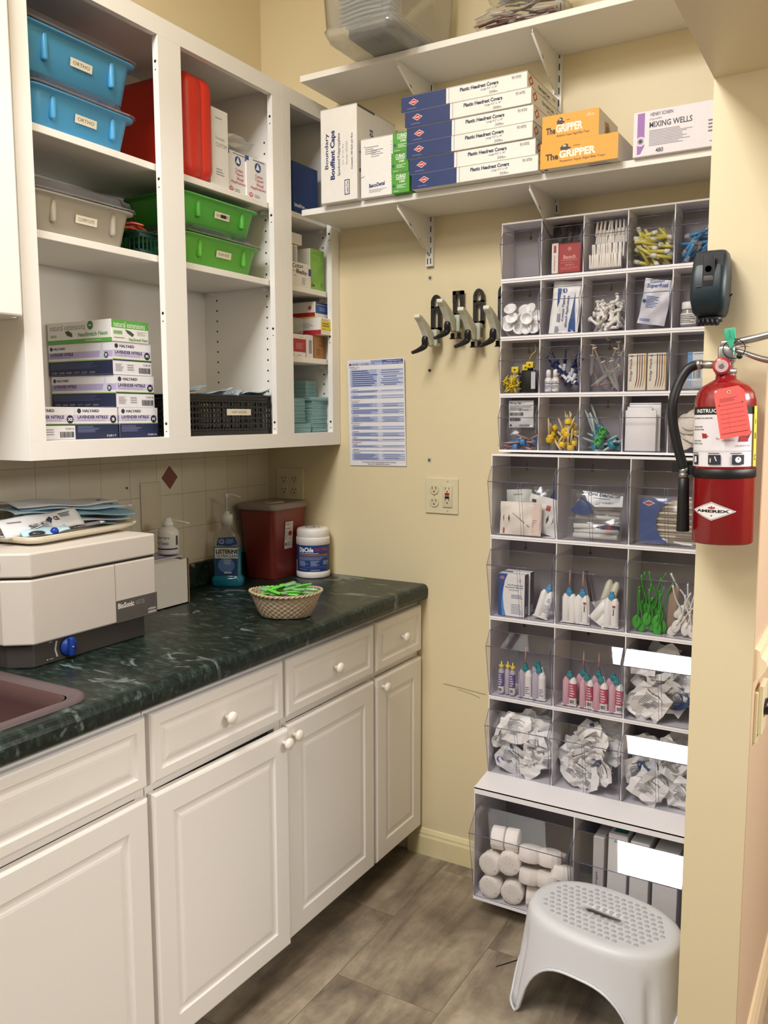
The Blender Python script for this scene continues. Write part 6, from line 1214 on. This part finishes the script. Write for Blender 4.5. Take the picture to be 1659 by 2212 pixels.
for k,(z_,n) in enumerate(((1.4815,'second'),(1.5630,'third'))):
    carton('glove_box','lavender glove box marked medium, %s layer of the stack seen on its long side'%n,'box',.128,.238,.0800,'e3e1e6',(.137-.004*k,-.860-.003*k,z_),PI/2,'lavender glove boxes',{'F':hal_end('M','52818'),'L':hal_side},flaps=False)
ne_s=[('r',0,0,1,.18,'5ba443'),('t','natural extensions',.05,.62,.60,.90,'7a7a78'),('c',.68,.78,.045,'3f7f35',1),('t','NEW',.655,.74,.705,.82,'e6efe0',0,1),('p',[(.28,.55),(.34,.60),(.40,.45),(.40,.28),(.32,.36)],'41503a'),('t','NeoStretch Neon',.49,.28,.94,.48,'4a8f3a',.02,1),('r',.05,.30,.15,.42,'9fc58f'),('l',.6,.06,.95,.12,1,'dcebd2')]
ne_e=[('r',0,.62,1,1,'5ba443'),('t','natural extensions',.06,.66,.90,.92,'efefe8'),('p',[(.35,.58),(.50,.52),(.60,.38),(.55,.26),(.42,.40)],'41503a'),('r',.05,.34,.28,.50,'7fae72'),('l',.68,.34,.95,.54,4,'b0b0ae'),('t','NeoStretch Neon',.45,.06,.97,.22,'4a8f3a',.02,1),('l',.06,.14,.34,.22,1,'8a8a86')]
carton('glove_box','white and green natural extensions glove box on top of the lavender boxes','box',.122,.238,.054,'e6e4e0',(.135,-.868,1.6438),PI/2,None,{'F':ne_e,'L':ne_s},flaps=False)
# narrow cabinet
bx_=[('r',0,0,1,1,'1c3f80'),('r',.0,.0,.03,1,'12306a'),('t','latexfree',.06,.15,.46,.23,'dfe4ee',0,2),('c',.52,.17,.02,'dfe4ee',1)]
carton('latex_free_box','dark blue latex-free box on the top shelf of the narrow cabinet','box',.135,.17,.160,'1c3f80',(.185,-.128,2.0895),PI/2,None,{'F':bx_},flaps=False)
gbox=[('r',0,0,.12,1,'2f8a3c')]
q=[('lower white and green box behind the cotton ball box',.085,.13,.060,(.19,-.196,1.8665+.074),gbox+[('r',.14,.1,.55,.7,'2a2a2e'),('c',.25,.5,.05,'e9e6e2',1),('c',.4,.3,.05,'e9e6e2',1),('c',.35,.6,.05,'e9e6e2',1),('r',.74,.1,.78,.95,'24408a'),('l',.85,.1,.9,.9,6,'2a2a2e')]),
   ('white and green box lying on top of the printed one in the narrow cabinet',.10,.13,.034,(.195,-.186,1.8665+.1355),gbox)]
for n,w,d,h,loc,f_ in q: carton('supply_box',n,'box',w,d,h,'e2ded6',loc,PI/2,None,{'F':f_},flaps=False)
carton('supply_box','small white and green box topmost in the narrow cabinet','box',.05,.10,.030,'e2ded6',(.18,-.222,1.8665+.170),PI/2,None,{'F':[('r',0,0,.3,.3,'2f8a3c')]},flaps=False)
cbt=[('t','Cotton',.12,.74,.62,.93,'1f1d20',.04,1),('t','Balls',.30,.54,.78,.72,'1f1d20',-.03,1),('r',.02,.60,.95,.615,'1f1d20'),('r',.88,.52,1,.82,'2a4a8c'),('l',.2,.40,.34,.46,1,'55555c'),('l',.55,.10,.8,.40,7,'8a8a90')]
carton('cotton_ball_box','white box with handwritten cotton balls in the narrow cabinet','box',.112,.16,.0735,'e4e0d8',(.205,-.180,1.8665),PI/2,None,{'F':cbt},flaps=False)
ga=[('r',0,0,1,1,'8fbf55'),('l',.08,.86,.8,.93,2,'6a9a45'),('l',.08,.68,.7,.82,4,'7aaa50')]+[('p',[(.12+.12*i,.15),(.14+.12*i,.15),(.66+.1*i,.62),(.64+.1*i,.62)],'6a9a45') for i in range(4)]+[('t','Kerr',.08,.08,.32,.15,INK,0,2),('l',.7,.1,.95,.2,2,'6a9a45')]
carton('applicator_box','bright green applicator box at the right of the narrow cabinet','box',.078,.14,.130,'d9d9cf',(.208,-.078,1.8665),PI/2,None,{'F':ga},flaps=False)
ZG=1.6465
rb=[('r',0,.22,1,.80,'a82a34'),('l',.35,.35,.9,.62,6,'d48a8c'),('l',.6,.86,.9,.9,1,'a82a34'),('r',.0,.05,.2,.15,INK),('l',.45,.06,.8,.1,1,INK)]
carton('cement_box','red and white box at the lower left of the narrow cabinet','box',.082,.10,.072,'e9e4e2',(.228,-.188,ZG),PI/2,None,{'F':rb,'L':rb},flaps=False)
carton('cement_box','tan cardboard-coloured box with a barcode side, narrow cabinet','box',.060,.10,.076,'a87848',(.226,-.066,ZG),PI/2,None,{'F':[('r',0,0,.97,1,'a87848'),('c',.35,.86,.10,'dcc8b4',.5),('c',.35,.86,.07,'a84030',.4),('l',.4,.55,.95,.60,1,INK),('l',.2,.15,.6,.45,5,'6a4a2c')]},flaps=False)
carton('cement_box','white box with a barcode facing out beside the tan box','box',.038,.10,.074,'e4e0de',(.226,-.1215,ZG),PI/2,None,{'F':[('bar',.35,.2,.8,.78,INK)]},flaps=False)
yb=[('r',0,.25,.86,.82,'e6cf3a'),('t','NeoDent',.05,.84,.4,.93,'b8433a'),('l',.08,.45,.6,.72,2,'5a5a30'),('l',.08,.30,.35,.36,1,'5a5a30'),('l',.5,.28,.8,.36,1,'5a5a30'),('c',.88,.12,.06,'c0545a',1)]
ys=[('r',0,.0,1,.28,'b02a32'),('l',.4,.4,.8,.7,4,'9a9aa8')]
carton('cement_box','white and yellow box sticking out over the tan box in the narrow cabinet','box',.100,.15,.054,'e6e2dc',(.232,-.052,ZG+.0765),PI/2,None,{'F':yb,'L':ys},flaps=False)
carton('cement_box','white box with a blue panel on top of the yellow one in the narrow cabinet','box',.086,.17,.052,'e6e2dc',(.198,-.058,ZG+.131),PI/2,None,{'F':[('r',.04,.30,.98,.84,'2c4f96'),('l',.3,.45,.9,.7,2,'8fa3cc'),('r',.05,.86,.98,.99,'22325c'),('c',.85,.12,.06,'c0545a',1)],'L':[('r',0,0,1,.08,'e2c63a'),('r',0,.08,1,.34,'b02a32'),('c',.88,.62,.04,'c0545a',1)]},flaps=False)
t=thing('clear_case','small clear plastic case on the red and white box','case',(.228,-.185,ZG+.073)); bevel(B().box((-.045,-.036,0),(.045,.036,.052),clear('clear_case_plastic',(.86,.87,.86),.8,.08,.25,(.75,.76,.74,1))).obj('shell',t),.006,3); B().box((-.03,-.025,.004),(.03,.025,.03),M('7d8480')).obj('contents',t)
# teal paper bibs in stacks
TLM=M('a3cbd0',.75,bump=.2,scale=90,var=.05); TLL=M('8fbbc0',.8)
def bibs(lab,x,y,z,w,d,h,rz):
    b=B(); n=max(3,int(h/.0032)); r=random.Random(int(h*1e4)+int(-y*1e3))
    for k in range(n):
        e=r.uniform(-.0015,.0015); f_=r.uniform(-.002,.002); z0=h*k/n
        b.box((-w/2+e,-d/2+f_,z0),(w/2+e,d/2+f_,z0+h/n*.74),TLM if k%4 else TLL)
    return tag(b.obj('paper_bib_stack',None,(x,y,z),(0,0,R(rz))),lab,'paper stack','teal paper bibs in the narrow cabinet')
ZB=1.4055
bibs('tall stack of teal folded paper, right side of the narrow cabinet',.200,-.072,ZB,.15,.088,.104,2)
bibs('thin uneven layer of teal paper on the tall right stack',.200,-.072,ZB+.1045,.16,.100,.012,-2)
bibs('upright teal paper block topmost on the right stack',.175,-.070,ZB+.117,.13,.066,.052,3)
bibs('low wide teal stack at the bottom left of the narrow cabinet',.195,-.186,ZB,.17,.12,.030,-3)
bibs('middle teal stack above the low wide one',.185,-.182,ZB+.0305,.15,.108,.040,5)
bibs('upper left teal stack in the narrow cabinet',.180,-.178,ZB+.071,.15,.110,.040,-2)
# thing on the floor by the stool
tag(B().tube([(0,0,.001),(.03,.04,.002),(.07,.10,.003),(.09,.14,.002)],.0012,M('16161a',.5),6,4).obj('black_wire',None,(1.085,-.435,FZ)),'short black wire on the floor beside the stool','wire')
